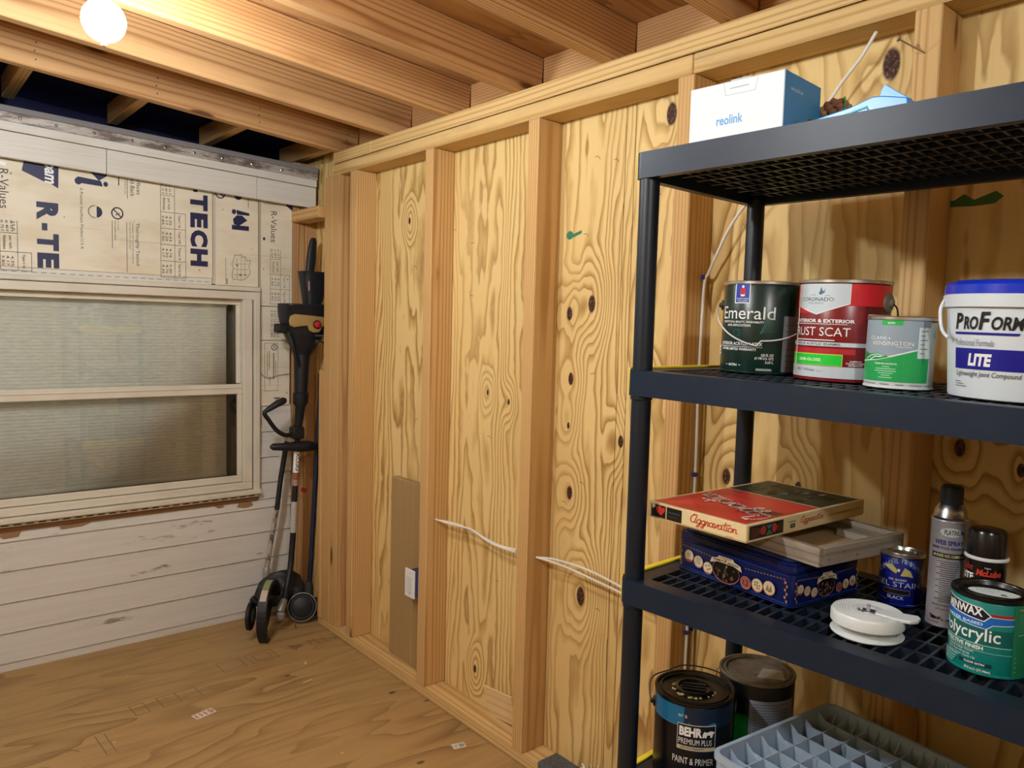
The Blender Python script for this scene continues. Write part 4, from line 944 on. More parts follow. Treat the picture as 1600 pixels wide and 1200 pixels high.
it += [('t', 'Dissolves Quickly', -.62, .80, .205, .225, BK), ('t', 'of your choice', -.45, .80, .17, .188, BK), ('t', '1-800', -.1, .6, .07, .092, BK), ('s', [(-.7, .11), (-.3, .09), (-.2, .10)], .003, P('5a2a26')), ('r', -.72, -.25, .05, .055, P('7a3a34')), ('e', -.55, .09, .16, .015, P('1a1c40'))]
decal(pl, norm(it, R, H), cyl_fn(R), .005)
R, H = .0305, .141
mc = tag(empty('spray_can'), 'shorter black spray can with a wide black cap and white ring', 'spray can'); mc.location = SH(.606, .248, Z3); face_cam(mc, .606, .248)
MB().lathe([(R-.004, 0), (R, .001), (R, H)], 56).obj('body', P('0b0b0e', .3), mc, smooth=SM)
MB().lathe([(R-.001, H+.0005), (R+.003, H+.001), (R+.0035, H+.004), (R+.001, H+.006), (R-.002, H+.0062)], 56).obj('white_ring', M_WHITE, mc, smooth=SM)
MB().lathe([(R+.0005, H+.0065), (R-.001, H+.046), (R-.004, H+.051), (R-.012, H+.053), (0, H+.053)], 56).obj('cap', P('0a0c12', .22), mc, smooth=SM)
rd = P('c43a2c')
it = [('t', 'Lube', -.999, -.62, .865, .955, rd, {'shear': .2}), ('t', 'LITE', -.995, -.56, .75, .835, W_, {'bold': .04}), ('p', [(-.90, .70), (-.62, .70), (-.58, .2), (-.98, .2)], P('8d2222')), ('p', [(-.80, .64), (-.72, .64), (-.66, .2), (-.88, .2)], P('a89a88')), ('t', 'Engine', -.05, .25, .91, .935, W_), ('t', 'McLube', -.45, .72, .82, .90, rd, {'shear': .2, 'bold': .05})]
for k in range(9): it.append(('r', -.40, (.5, .1, .65, .55, .6, .3, .62, .5, .4)[k], .76-.055*k, .770-.055*k, P('8d8d92')))
decal(mc, norm(it, R, H), cyl_fn(R), .005)

R, H = .0545, .124
TL = P('0c7d78', .35)
mw = metal_can('finish_can', 'teal quart can of wood finish with a black lid', 'can', .648, .128, Z3, R, H, TL, rim=P('07080a', .35), lidmat=P('08090b', .3))
BLU = P('1467c4'); NV = P('10162e')
it = [('p', [(-.999, .90), (-.90, .885), (-.2, .845), (.03, .77), (-.12, .70), (-.999, .765)], NV), ('p', [(.02, .80), (.10, .80), (.62, .80), (.62, .765), (.03, .765)], P('a52420')), ('r', .03, .62, .756, .765, P('e8d9c8')),
      ('p', [(-.999, .765), (-.12, .70), (.03, .757), (.62, .757), (.62, .685), (.10, .665), (-.06, .605), (-.999, .655)], BLU),
      ('s', [(-.999, .90), (-.2, .853), (.035, .77), (-.12, .695), (-.999, .757)], .0014, W_), ('s', [(-.999, .650), (-.06, .60), (.10, .66), (.62, .68)], .001, W_),
      ('t', 'MINWAX', -.97, -.16, .745, .855, W_, {'bold': .03}), ('t', 'WATER BASED', -.985, -.14, .635, .672, P('bfe0f4'), {'bold': .03}),
      ('r', -.999, .62, .405, .60, P('06605e')), ('t', 'Polycrylic', -1., .30, .395, .60, W_, {'bold': .01}), ('s', [(-.999, .40), (.62, .385)], .0012, P('9fd0c4')), ('t', 'PROTECTIVE FINISH', -.999, -.10, .325, .375, W_, {'bold': .03}), ('s', [(-.999, .315), (.62, .30)], .001, P('7fb8ae')),
      ('t', 'Crystal Clear Finish', -.93, -.32, .265, .30, W_), ('t', 'Ultra Fast-Drying', -.93, -.42, .225, .258, W_), ('t', 'Soap & Water Clean Up', -.93, -.28, .185, .216, W_), ('r', -.66, .13, .118, .165, P('0a3a44')), ('t', 'CLEAR SATIN', -.54, -.04, .128, .155, W_, {'bold': .02}), ('t', '32 fl oz (1 QT) 946mL', -.52, .12, .040, .082, W_, {'bold': .02}),
      ('r', .58, .98, .03, .93, P('1b7a58')), ('s', [(.70, .88), (.98, .89)], .0012, P('9fd0b4')), ('s', [(.70, .56), (.98, .57)], .001, P('9fd0b4'))]
for k in range(9): it.append(('r', .70, .94, .60+.027*k, .608+.027*k, P('3f9a78')))
for k in range(4): it.append(('e', .66, .10+.06*k, .012, .007, P('a9d4c4')))
for k in range(4): it.append(('r', -.999, -.80+.04*k, .07+.035*k, .082+.035*k, P('a9dcd4')))
decal(mw, norm(it, R, H), cyl_fn(R), .005)
decal(mw, [('e', .004, .0, .036, .020, P('d7e6e6')), ('t', 'Polycrylic', -.020, .005, -.006, .004, P('8fb0b0')), ('t', '6', .012, .022, -.012, -.002, BK, {'bold': .03})]+[('r', -.022+.006*k, -.019+.006*k, .006, .012, P('b9cccc')) for k in range(6)],
      lambda u, v, f: (u, v, H-.006+f))
bk = metal_can('finish_can', 'dull bronze can lid behind the teal wood finish can', 'can', .722, .262, Z3, .0545, .124, P('2a2a22', .4), rim=plain((.22, .20, .14), .4, .6), lidmat=plain((.20, .19, .13), .45, .5))
decal(bk, [('e', -.012, .0, .024, .017, P('a69c80')), ('e', -.014, .0, .008, .006, P('7a6f58'))], lambda u, v, f: (u, v, .118+f))
def bottle():
    o = tag(empty('plastic_bottle', SH(.735, .38, Z3)), 'small white plastic bottle at the far right of the third tier', 'bottle')
    MB().lathe([(.030, 0), (.033, .003), (.033, .10), (.026, .125), (.016, .135)], 40).obj('body', M_WHITE, o, smooth=SM)
    MB().lathe([(.0185, .1355), (.0195, .137), (.0195, .158), (.017, .163), (0, .163)], 32).obj('cap', M_WHITE, o, smooth=SM)
bottle()
def reel():
    s, t = .468, .108; o = tag(empty('cable_reel', SH(s, t, Z3), SZ+.35), 'white round plastic reel with a pull tab in front of the blue stain can', 'reel')
    wh = P('d9e0e2', .35); Rr = .0600
    MB().lathe([(Rr-.004, 0), (Rr-.001, .001), (Rr, .003), (Rr-.004, .0055), (.042, .0065)], 64).obj('lower_flange', wh, o, smooth=SM)
    MB().lathe([(.047, .006), (.047, .0185)], 48).obj('hub', P('b9bcbb', .5), o, smooth=SM)
    prof = [(.043, .0185), (Rr-.002, .0185), (Rr, .020), (Rr, .036), (Rr-.003, .0405)]
    for k in range(6): prof += [(Rr-.005-.0045*k, .0408), (Rr-.0065-.0045*k, .0402), (Rr-.008-.0045*k, .0408)]
    prof += [(.018, .0405), (.018, .037), (.012, .037), (.012, .041), (0, .041)]
    MB().lathe(prof, 64).obj('upper_disc', wh, o, smooth=SM)
    M = Matrix.Translation((0, 0, .0365))
    MB().prism([(.012, -.014), (.045, -.026), (.066, -.026), (.078, -.016), (.082, .0), (.078, .010), (.050, .010), (.012, .010)], 0, .006, M).obj('pull_tab', wh, o, bevel=.001, smooth=SM)
    MB().prism(rrect(-.014, .016, -.012, .004, .003), .0411, .0416).obj('release_slot', P('5a5864', .5), o)
    MB().box(-.002, .004, -.013, .003, .0417, .051).obj('catch', P('9a98a8', .4), o, .001)
    MB().box(-.012, -.008, -.009, .002, .0417, .046).obj('catch', P('c9cdd2', .4), o, .001)
reel()

# ---- fourth tier
Z4 = TZ[3]+.0006
R, H = .0825, .190
bh = metal_can('paint_can', 'blue and black gallon paint can with a paint-smeared black lid', 'paint can', .100, .147, Z4, R, H, P('070a14', .3), rim=P('07080a', .3), lidmat=P('0a0b0a', .3))
CY = P('0f6a9c', .3); NB = P('0f2440', .3)
it = [('r', -.999, -.22, .63, .945, CY), ('r', -.22, .999, .63, .945, NB), ('s', [(-.999, .63), (-.22, .63)], .0012, P('5f8ea8')), ('p', [(-.1, .69), (.0, .735), (.25, .745), (.5, .70), (.6, .67), (-.1, .66)], P('1c6f98')), ('t', 'EXT', -.35, -.24, .835, .862, W_), ('t', '5', -.20, -.14, .83, .862, W_), ('s', [(-.05, .655), (.55, .665)], .0018, P('a9d0e0')),
      ('r', -.37, .56, .375, .665, P('b9bfc2')), ('r', -.355, .545, .42, .655, P('05060a')), ('r', -.355, .545, .380, .418, P('c9bd9a')), ('t', 'BEHR', -.32, .24, .53, .635, W_, {'bold': .05}),
      ('p', [(.25, .53), (.255, .575), (.29, .60), (.36, .59), (.43, .605), (.50, .60), (.54, .585), (.50, .57), (.48, .53), (.44, .53), (.43, .56), (.36, .56), (.34, .53), (.30, .53), (.29, .55), (.28, .53)], W_),
      ('t', 'PREMIUM PLUS', -.33, .48, .44, .505, W_), ('t', 'LOW VOC WARRANTY', -.28, .30, .388, .410, BK, {'bold': .02}), ('t', 'PAINT & PRIMER', -.46, .53, .215, .29, W_), ('s', [(-.2, .09), (.5, .09)], .001, P('2a3a5a'))]
for k in range(6): it.append(('s', [(-.97, .54-.09*k), (-.935, .50-.09*k)], .0012, P('8d8a84')))
def lift(i):
    u = lambda v: v+.10 if v < .72 else v
    return (i[0], i[1], i[2], i[3], u(i[4]), u(i[5]))+i[6:] if i[0] == 't' else (i[0], i[1], i[2], u(i[3]), u(i[4]), i[5]) if i[0] == 'r' else (i[0], [(a, u(b)) for a, b in i[1]])+i[2:]
decal(bh, norm([lift(i) for i in it], R, H), cyl_fn(R), .006)
MB().lathe([(.040, H-.0055), (.041, H-.001), (.038, H+.001), (.034, H+.001), (.033, H-.003), (0, H-.003)], 48).obj('lid_insert', P('08090a', .2), bh, smooth=SM)
for k in (-1, 0, 1): MB().box(-.026, .026, k*.013-.003, k*.013+.003, H-.0028, H+.0005).obj('insert_rib', P('0a0a0b', .25), bh, .001)
drip = MB()
rnd = random.Random(8)
for k in range(26):
    a = rnd.uniform(2.6, 6.4); rr = rnd.uniform(.040, .047)
    drip.lathe([(rnd.uniform(.002, .005), 0), (rnd.uniform(.001, .003), .0012), (0, .0016)], 8, Matrix.Translation((rr*math.cos(a), rr*math.sin(a), H-.0052)))
d = drip.obj('dried_paint', P('a8966a', .5), bh); d['kind'] = 'stuff'
pts = spline([(-R-.004, -.01, .150), (-R-.012, -.005, .165), (-R-.008, .02, .190), (-R*.7, .05, .1965), (-.02, .083, .199), (.05, .070, .198), (R+.002, .02, .185), (R+.004, -.01, .152)], 6)
MB().tube(pts, .0016, 8).obj('wire_bail', M_DARKSTEEL, bh, smooth=SM)
ear(bh, R, PI+.1, .150, P('0a0a0c', .4), .012)
gc = metal_can('paint_can', 'gallon can with grey text panel and dusty lid on the fourth tier', 'paint can', .142, .335, Z4, R, H, P('101214', .35), rim=P('0d0d0c', .35), lidmat=plain((.30, .27, .22), .6, 0, None, .5))
it = [('r', -.52, -.10, .02, .60, P('0a6a24')), ('r', -.15, .92, .02, .80, P('9aa2b4', .5)), ('p', [(-.15, .03), (.5, .03), (.1, .30), (-.15, .42)], P('a88f92'))]
for k in range(15): it.append(('r', -.05, .80-.15*(k % 3 == 1), .75-.032*k, .762-.032*k, P('6d7688')))
decal(gc, norm(it, R, H), cyl_fn(R), .006)
decal(gc, [('p', [(.0, -.035), (.060, -.028), (.055, .022), (.012, .020)], P('c3c3c0')), ('s', [(.012, -.02), (.02, .0), (.035, -.01), (.045, .005)], .002, P('8d8d8d'))], lambda u, v, f: (u, v, H-.0058+f))
MB().tube(spline([(-R-.003, .0, .150), (-R-.007, -.01, .17), (-R-.002, -.02, .188)], 6), .0016, 8).obj('wire_bail', M_WHITE, gc, smooth=SM)

def crate():
    t = tag(empty('plastic_crate', SH(.290, .388, Z4+.0), SZ-.16), 'grey-blue plastic crate upside down with a ribbed underside', 'crate')
    cl = P('8fa2b4', .35); H = .150; Lx, Ly = .42, .375
    N = NT('translucent_grey_plastic'); N.col((.38, .49, .62)); N.b.inputs['Subsurface Weight'].default_value = .3; N.b.inputs['Subsurface Radius'].default_value = (.02, .02, .02); cl = N.set(.35)
    mb = MB(); ring_prism(mb, rrect(0, Lx, -Ly, 0, .02), rrect(.004, Lx-.004, -Ly+.004, -.004, .018), .0, H)
    ring_prism(mb, rrect(-.004, Lx+.004, -Ly-.004, .004, .022), rrect(.001, Lx-.001, -Ly+.001, -.001, .019), H-.012, H)
    mb.obj('outer_wall', cl, t, smooth=SM)
    def rib(x0, x1, y0, y1): MB().box(x0, x1, y0, y1, H-.048, H-.020).obj('rib', cl, t)
    nxx, nyy = 9, 8
    for i in range(1, nxx):
        x = Lx*i/nxx; rib(x-.0012, x+.0012, -Ly+.0045, -.0045)
    for j in range(1, nyy):
        y = -Ly*j/nyy
        mb2 = MB()
        for i in range(nxx): mb2.box(Lx*i/nxx+.0013 if i else .0045, Lx*(i+1)/nxx-.0013 if i < nxx-1 else Lx-.0045, y-.0012, y+.0012, H-.048, H-.0205)
        o = mb2.obj('cross_rib', cl, t); o['kind'] = 'stuff'
    # slanted gussets along the rim
    g = [(0, H-.006), (.022, H-.030), (0, H-.030)]
    for i in range(1, 2*nxx):
        x = Lx*i/(2*nxx)
        for sgn, y0 in ((-1, -.0045), (1, -Ly+.0045)):
            MB().add([(x-.001, y0+sgn*a, b) for a, b in g]+[(x+.001, y0+sgn*a, b) for a, b in g], [(0, 1, 2), (5, 4, 3), (0, 3, 4, 1), (1, 4, 5, 2), (2, 5, 3, 0)]).obj('gusset', cl, t)
    for j in range(1, nyy):
        y = -Ly*j/nyy
        for sgn, x0 in ((1, .0045), (-1, Lx-.0045)):
            MB().add([(x0+sgn*a*1.5, y-.0022, b) for a, b in g]+[(x0+sgn*a*1.5, y-.0002, b) for a, b in g], [(0, 1, 2), (5, 4, 3), (0, 3, 4, 1), (1, 4, 5, 2), (2, 5, 3, 0)]).obj('gusset', cl, t)
    MB().prism(rrect(.006, Lx-.006, -Ly+.006, -.006, .016), H-.056, H-.0485).obj('inner_plate', P('5f6f80', .4), t)
    for i in (2, 4, 6):
        for j in (2, 4, 6):
            MB().lathe([(.009, H-.048), (.009, H-.022), (.006, H-.022), (.006, H-.046)], 20, Matrix.Translation((Lx*i/nxx, -Ly*j/nyy, 0))).obj('boss', cl, t, smooth=SM)
crate()

# ---- top tier
def camera_box():
    L, D_, h = .200, .150, .127
    t = tag(empty('camera_box', SH(.070, .082, TZ[0]+.0004), SZ+.03), 'white and blue reolink carton on the top tier', 'box')
    bl = P('178fd6', .4)
    MB().prism([(0, 0), (.104, 0), (.104, .060), (D_, .060), (D_, h), (0, h)], 0, L, Matrix(((0, 0, 1, 0), (1, 0, 0, 0), (0, 1, 0, 0), (0, 0, 0, 1)))).obj('carton', P('dfeaf0', .45), t, .0015)
    decal(t, [('t', 'reolink', .062, .118, .046, .064, P('2f9be0'), {'bold': .01}), ('s', [(.075, h-.002), (.080, h-.026), (.142, h-.026), (.147, h-.002)], .0009, P('9fb3bd')), ('s', [(.088, h-.014), (.128, h-.014)], .0014, P('8698a2'))], lambda u, v, f: (u, -f, v))
    decal(t, [('p', [(.001, .001), (.103, .001), (.103, .061), (.001, .061)], bl), ('r', .001, D_-.001, .061, h-.001, bl), ('t', 'www.reolink.com', .025, .075, h-.032, h-.024, P('cfeaf8')), ('p', [(.02, .002), (.05, .05), (.08, .03), (.102, .055), (.102, .002)], P('1580c2'))], lambda u, v, f: (L+f, u, v))
    MB().box(.09, .13, -.0006, .004, h+.0002, h+.0016).obj('lid_tab', P('dfeaf0', .45), t)
camera_box()
def cone():
    t = tag(empty('pine_cone', SH(.272, .292, TZ[0]+.0585)), 'brown knobbly pine cone beside the white carton on the top tier', 'pine cone')
    rnd = random.Random(11); br = P('94694f', .7)
    MB().lathe([(0, -.052), (.020, -.046), (.033, -.02), (.034, .01), (.024, .038), (0, .056)], 20).obj('core', P('4a2f20', .8), t, smooth=SM)
    k = 0
    for i in range(11):
        ph = -1.25+2.5*i/10; n = max(4, int(12*math.cos(ph)))
        for j in range(n):
            a = 2*PI*(j+.5*(i % 2))/n; d = Vector((math.cos(a)*math.cos(ph), math.sin(a)*math.cos(ph), math.sin(ph)*1.45)); p = d*.0365
            q = d.to_track_quat('Z', 'Y').to_matrix().to_4x4(); q.translation = p
            s_ = rnd.uniform(.8, 1.15)
            MB().lathe([(.0090*s_, -.005), (.0100*s_, .001), (.006*s_, .005), (.0015, .007)], 8, q, sy=.8).obj('scale', br if k % 3 else P('a98468', .7), t, smooth=SM); k += 1
    MB().tube(spline([(-.030, -.034, -.020), (-.032, -.034, .0), (-.022, -.030, .030), (-.006, -.020, .056)], 5), .0022, 6).obj('green_string', P('4ca65a', .5), t, smooth=SM)
cone()
def blade():
    t = tag(empty('drywall_tool', SH(.30, .075, TZ[0]+.0006), SZ), 'bright blue plastic tool with a raised triangular wing on the top tier', 'tool')
    bl = P('0f8fe6', .3)
    XZ = lambda y: Matrix(((1, 0, 0, 0), (0, 0, -1, y), (0, 1, 0, 0), (0, 0, 0, 1)))
    MB().prism([(0, 0), (.0, .014), (.02, .019), (.10, .031), (.136, .0415), (.152, .040), (.192, .030), (.198, 0)], -.055, 0, XZ(0)).obj('body', bl, t, bevel=.002, seg=2)
    MB().prism([(.136, .0420), (.139, .056), (.145, .066), (.165, .050), (.190, .0325), (.152, .0405)], -.030, -.025, XZ(0)).obj('wing', bl, t, bevel=.0008)
    MB().tube([(.060, -.001, .012), (.085, -.001, .018), (.128, -.001, .026), (.131, -.001, .018)], .0018, 8).obj('edge_bead', P('7fd8f0', .3), t, smooth=SM)
blade()

# ---- white electrical cables
def cable(name, label, strands, r=.0038, clips=()):
    t = tag(empty(name), label, 'cable')
    for s_ in strands: MB().tube(spline(s_, 6), r, 8).obj('strand', M_CABLE, t, smooth=SM)
    for p in clips: MB().box(p[0]-.007, p[0]+.007, p[1]-.001, p[1]+.009, p[2]-.006, p[2]+.006).obj('blue_clip', M_BLUECLIP, t, .001)
cable('electrical_cable', 'twin white cables sagging between two studs above the thin pale scrap board',
      [[(-.055, -.586, .722), (-.056, -.66, .731), (-.055, -.75, .735), (-.060, -.86, .728), (-.055, -.98, .714), (-.055, -1.0855, .722)], [(-.062, -.586, .726), (-.062, -.70, .730), (-.064, -.83, .738), (-.058, -.94, .712), (-.060, -1.0855, .714)]])
cable('electrical_cable', 'twin white cables running from a stud behind the front shelf post',
      [[(-.055, -1.1955, .722), (-.056, -1.28, .737), (-.056, -1.42, .742), (-.055, -1.56, .728), (-.055, -1.695, .70)], [(-.062, -1.1955, .724), (-.062, -1.30, .728), (-.063, -1.45, .722), (-.060, -1.695, .70)]])
cable('electrical_cable', 'white cable dropping from the top plate and clipped to a stud behind the shelf',
      [[(-.052, -2.256, HP-.001), (-.053, -2.225, 2.134), (-.05, -2.18, 2.087), (-.05, -2.144, 2.043), (-.05, -2.04, 1.935), (-.05, -1.941, 1.835), (-.048, -1.896, 1.781), (-.042, -1.856, 1.717), (-.034, -1.826, 1.667), (-.033, -1.811, 1.62), (-.038, -1.811, 1.363), (-.034, -1.811, 1.112), (-.040, -1.811, .66), (-.045, -1.811, .20)],
       [(-.014, -1.812, .98), (-.014, -1.812, .66), (-.022, -1.812, .20)]], .0040, ((-.033, -1.8145, 1.655), (-.034, -1.8145, 1.11), (-.040, -1.8145, .66), (-.014, -1.8145, .665)))
# ---- nail, switch, loose boards
nl = tag(empty('nail', (-.104, -2.384, 2.091)), 'bent steel nail sticking out of a stud above the top shelf tier', 'nail')
MB().tube([(.0, 0, 0), (-.052, .030, .022)], .0016, 8).obj('shank', M_STEEL, nl, smooth=SM)
d = Vector((-.052, .030, .022)); M = d.to_track_quat('Z', 'Y').to_matrix().to_4x4(); M.translation = d
MB().lathe([(0, -.0005), (.0055, 0), (.0055, .0018), (0, .002)], 16, M).obj('head', M_STEEL, nl, smooth=SM)
sw = tag(empty('wall_switch', (-.092, -.458, .434)), 'white rocker switch plate on a stud beside the grey board', 'switch')
MB().prism(rrect(-.036, .036, -.059, .059, .004), 0, .006, Matrix(((0, 0, -1, 0), (1, 0, 0, 0), (0, -1, 0, 0), (0, 0, 0, 1))) @ Matrix.Rotation(0, 4, 'Z')).obj('cover_plate', M_WHITE, sw, bevel=.0015)
MB().prism(rrect(-.017, .017, -.034, .034, .002), .0062, .010, Matrix(((0, 0, -1, 0), (1, 0, 0, 0), (0, -1, 0, 0), (0, 0, 0, 1)))).obj('rocker', P('d6dcdf', .3), sw, bevel=.001)
MB().box(.0005, .050, -.071, .028, -.05, .05).obj('box', plain((.03, .04, .16), .5), sw, .002)
decal(sw, [('r', -.003, .003, .040, .042, M_INK), ('r', -.008, .008, -.044, -.041, P('8a9096'))], lambda u, v, f: (-.0062-f, -u, v))
R_ = lambda x0, x1, y0, y1, z0, z1: Matrix(((0, 1, 0, (x0+x1)/2), (0, 0, 1, (y0+y1)/2), (1, 0, 0, (z0+z1)/2), (0, 0, 0, 1)))
tag(MB().box(-.397, .397, -.018, .018, -.125, .125).obj('loose_board', M_GREYW, None, .003, M=R_(-.040, -.002, -.455, -.205, .041, .835)), 'weathered grey board standing upright on the bottom plate behind the switch', 'board')
lb = MB().box(-.083, .083, -.004, .004, -.060, .060).obj('thin_board', M_PALE, None, .001)
lb.matrix_world = Matrix.Translation((-.028, -.985, .103)) @ Matrix.Rotation(-.10, 4, 'X') @ Matrix.Rotation(PI/2, 4, 'Z') @ Matrix.Rotation(-.22, 4, 'X')
tag(lb, 'thin pale scrap of board leaning on the plywood at the bottom plate', 'board')
def felt():
    N = NT('grey_felt'); v = N.coord(); n = N.noise(v, 260, 3, .7); N.col(N.mix(N.smooth(n, .4, .65), (.055, .065, .075), (.15, .165, .18))); N.bump(n, .6, .003); return N.set(.95)
tag(MB().prism(rrect(-.118, -.028, -1.72, -1.290, .006), .0405, .064).obj('felt_pad', felt(), None, bevel=.004, seg=2), 'dark grey felt pad lying on the bottom plate at the picture edge', 'pad')
fz = tag(empty('frayed_string', (-.035, -1.455, .0405)), 'tangle of frayed white string beside the front shelf post', 'string')
rnd = random.Random(4)
for k in range(13):
    a = rnd.uniform(0, 6.28); l = rnd.uniform(.03, .055); b = rnd.uniform(-.02, .02)
    MB().tube(spline([(rnd.uniform(-.01, .01), rnd.uniform(-.014, .014), .002), (.016*math.cos(a), .02*math.sin(a), l*.5), (.02*math.cos(a)+b*.5, .03*math.sin(a), l*.85), (.02*math.cos(a)+b, .034*math.sin(a)+b, l*.8+b*.6)], 4), .0016, 5).obj('strand', M_WHITE, fz, smooth=SM)
def sticker(x, y, a, w_, h_, label, items):
    o = MB().prism(rrect(-w_/2, w_/2, -h_/2, h_/2, .002), .0004, .0010).obj('paper_label', P('d8d2c8', .6)); o.location = (x, y, 0); o.rotation_euler = (0, 0, a)
    tag(o, label, 'label'); decal(o, items, lambda u, v, f: (u, v, .001+f))
sticker(-.845, -.197, .25, .082, .042, 'small white paper label with orange stripes lying on the plywood floor', [('r', -.035+.018*k, -.027+.018*k, -.014, .014, P('c8785a', .6)) for k in range(3)]+[('r', .02, .035, -.014, .014, P('b06a50', .6)), ('r', .024, .030, -.004, .006, P('d8d2c8', .6))])
sticker(-.203, -.966, -.3, .048, .034, 'small white barcode label on the floor near the bottom plate', [('r', .002+.003*k, .0036+.003*k, -.010, .010, M_INK) for k in range(6)]+[('r', -.018, -.004, .004, .006, M_INK), ('r', -.018, -.006, -.004, -.002, M_INK)])
for x, y, a, l, lab in ((-.418, -.185, .1, .045, 'pale sliver of wood on the floor beside the bottom plate'), (-.35, -.02, 1.2, .03, 'short wood splinter on the floor near the corner')):
    c = MB().box(-l/2, l/2, -.004, .004, 0.0004, .004).obj('wood_chip', M_PLATE, None, .001); c.location = (x, y, 0); c.rotation_euler = (0, 0, a); tag(c, lab, 'chip')
jb = tag(empty('junction_box', (-.167, YW-.0105, .79)), 'small white junction box on the siding behind the trimmer handle', 'box')
MB().prism(rrect(-.028, .028, -.052, .052, .006), 0, .030, Matrix(((1, 0, 0, 0), (0, 0, -1, 0), (0, 1, 0, 0), (0, 0, 0, 1)))).obj('housing', M_VINYL, jb, bevel=.003)
MB().prism(rrect(-.012, .018, -.045, -.020, .003), .0302, .036, Matrix(((1, 0, 0, 0), (0, 0, -1, 0), (0, 1, 0, 0), (0, 0, 0, 1)))).obj('cover_flap', M_VINYL, jb, bevel=.001)
tw = MB().tube(spline([(-.300, .628, 1.245), (-.275, .628, 1.222), (-.245, .628, 1.216), (-.21, .628, 1.228), (-.15, .628, 1.235)], 5), .0014, 6).obj('thin_wire', M_INK, None, smooth=SM)
tag(tw, 'thin black wire crossing the foam board beside the window', 'wire')
GM = P('2f7d5a', .7)
decal(wall_r, [('e', -1.245, 1.812, .016, .014, GM), ('p', [(-1.26, 1.815), (-1.30, 1.825), (-1.30, 1.815), (-1.26, 1.803)], GM), ('p', [(-2.40, 1.803), (-2.42, 1.80), (-2.44, 1.812), (-2.46, 1.798), (-2.50, 1.812), (-2.515, 1.80), (-2.50, 1.787), (-2.46, 1.785), (-2.40, 1.788)], P('3c6b3a', .7))], lambda u, v, f: (-f, u, v), name='marker_smear')
SC = P('4a3520', .8)
sc_it = []
for (y, z) in ((-1.35, 2.05), (-1.43, 2.03), (-1.31, 1.81), (-.70, 1.82), (-.70, 1.62), (-.83, 1.09), (-.58, 1.88), (-1.25, .92), (-1.42, .60), (-.3, 1.75), (-.33, 1.1), (-1.6, 1.9), (-2.2, 1.55), (-.9, .55), (-1.36, 1.36), (-1.33, 1.0)):
    a = rnd.uniform(-.6, .2); sc_it.append(('s', [(y, z), (y-.012, z+.002), (y-.022, z+.002+.022*a)], .0016, SC))
decal(wall_r, sc_it, lambda u, v, f: (-f, u, v), name='staple_scar')

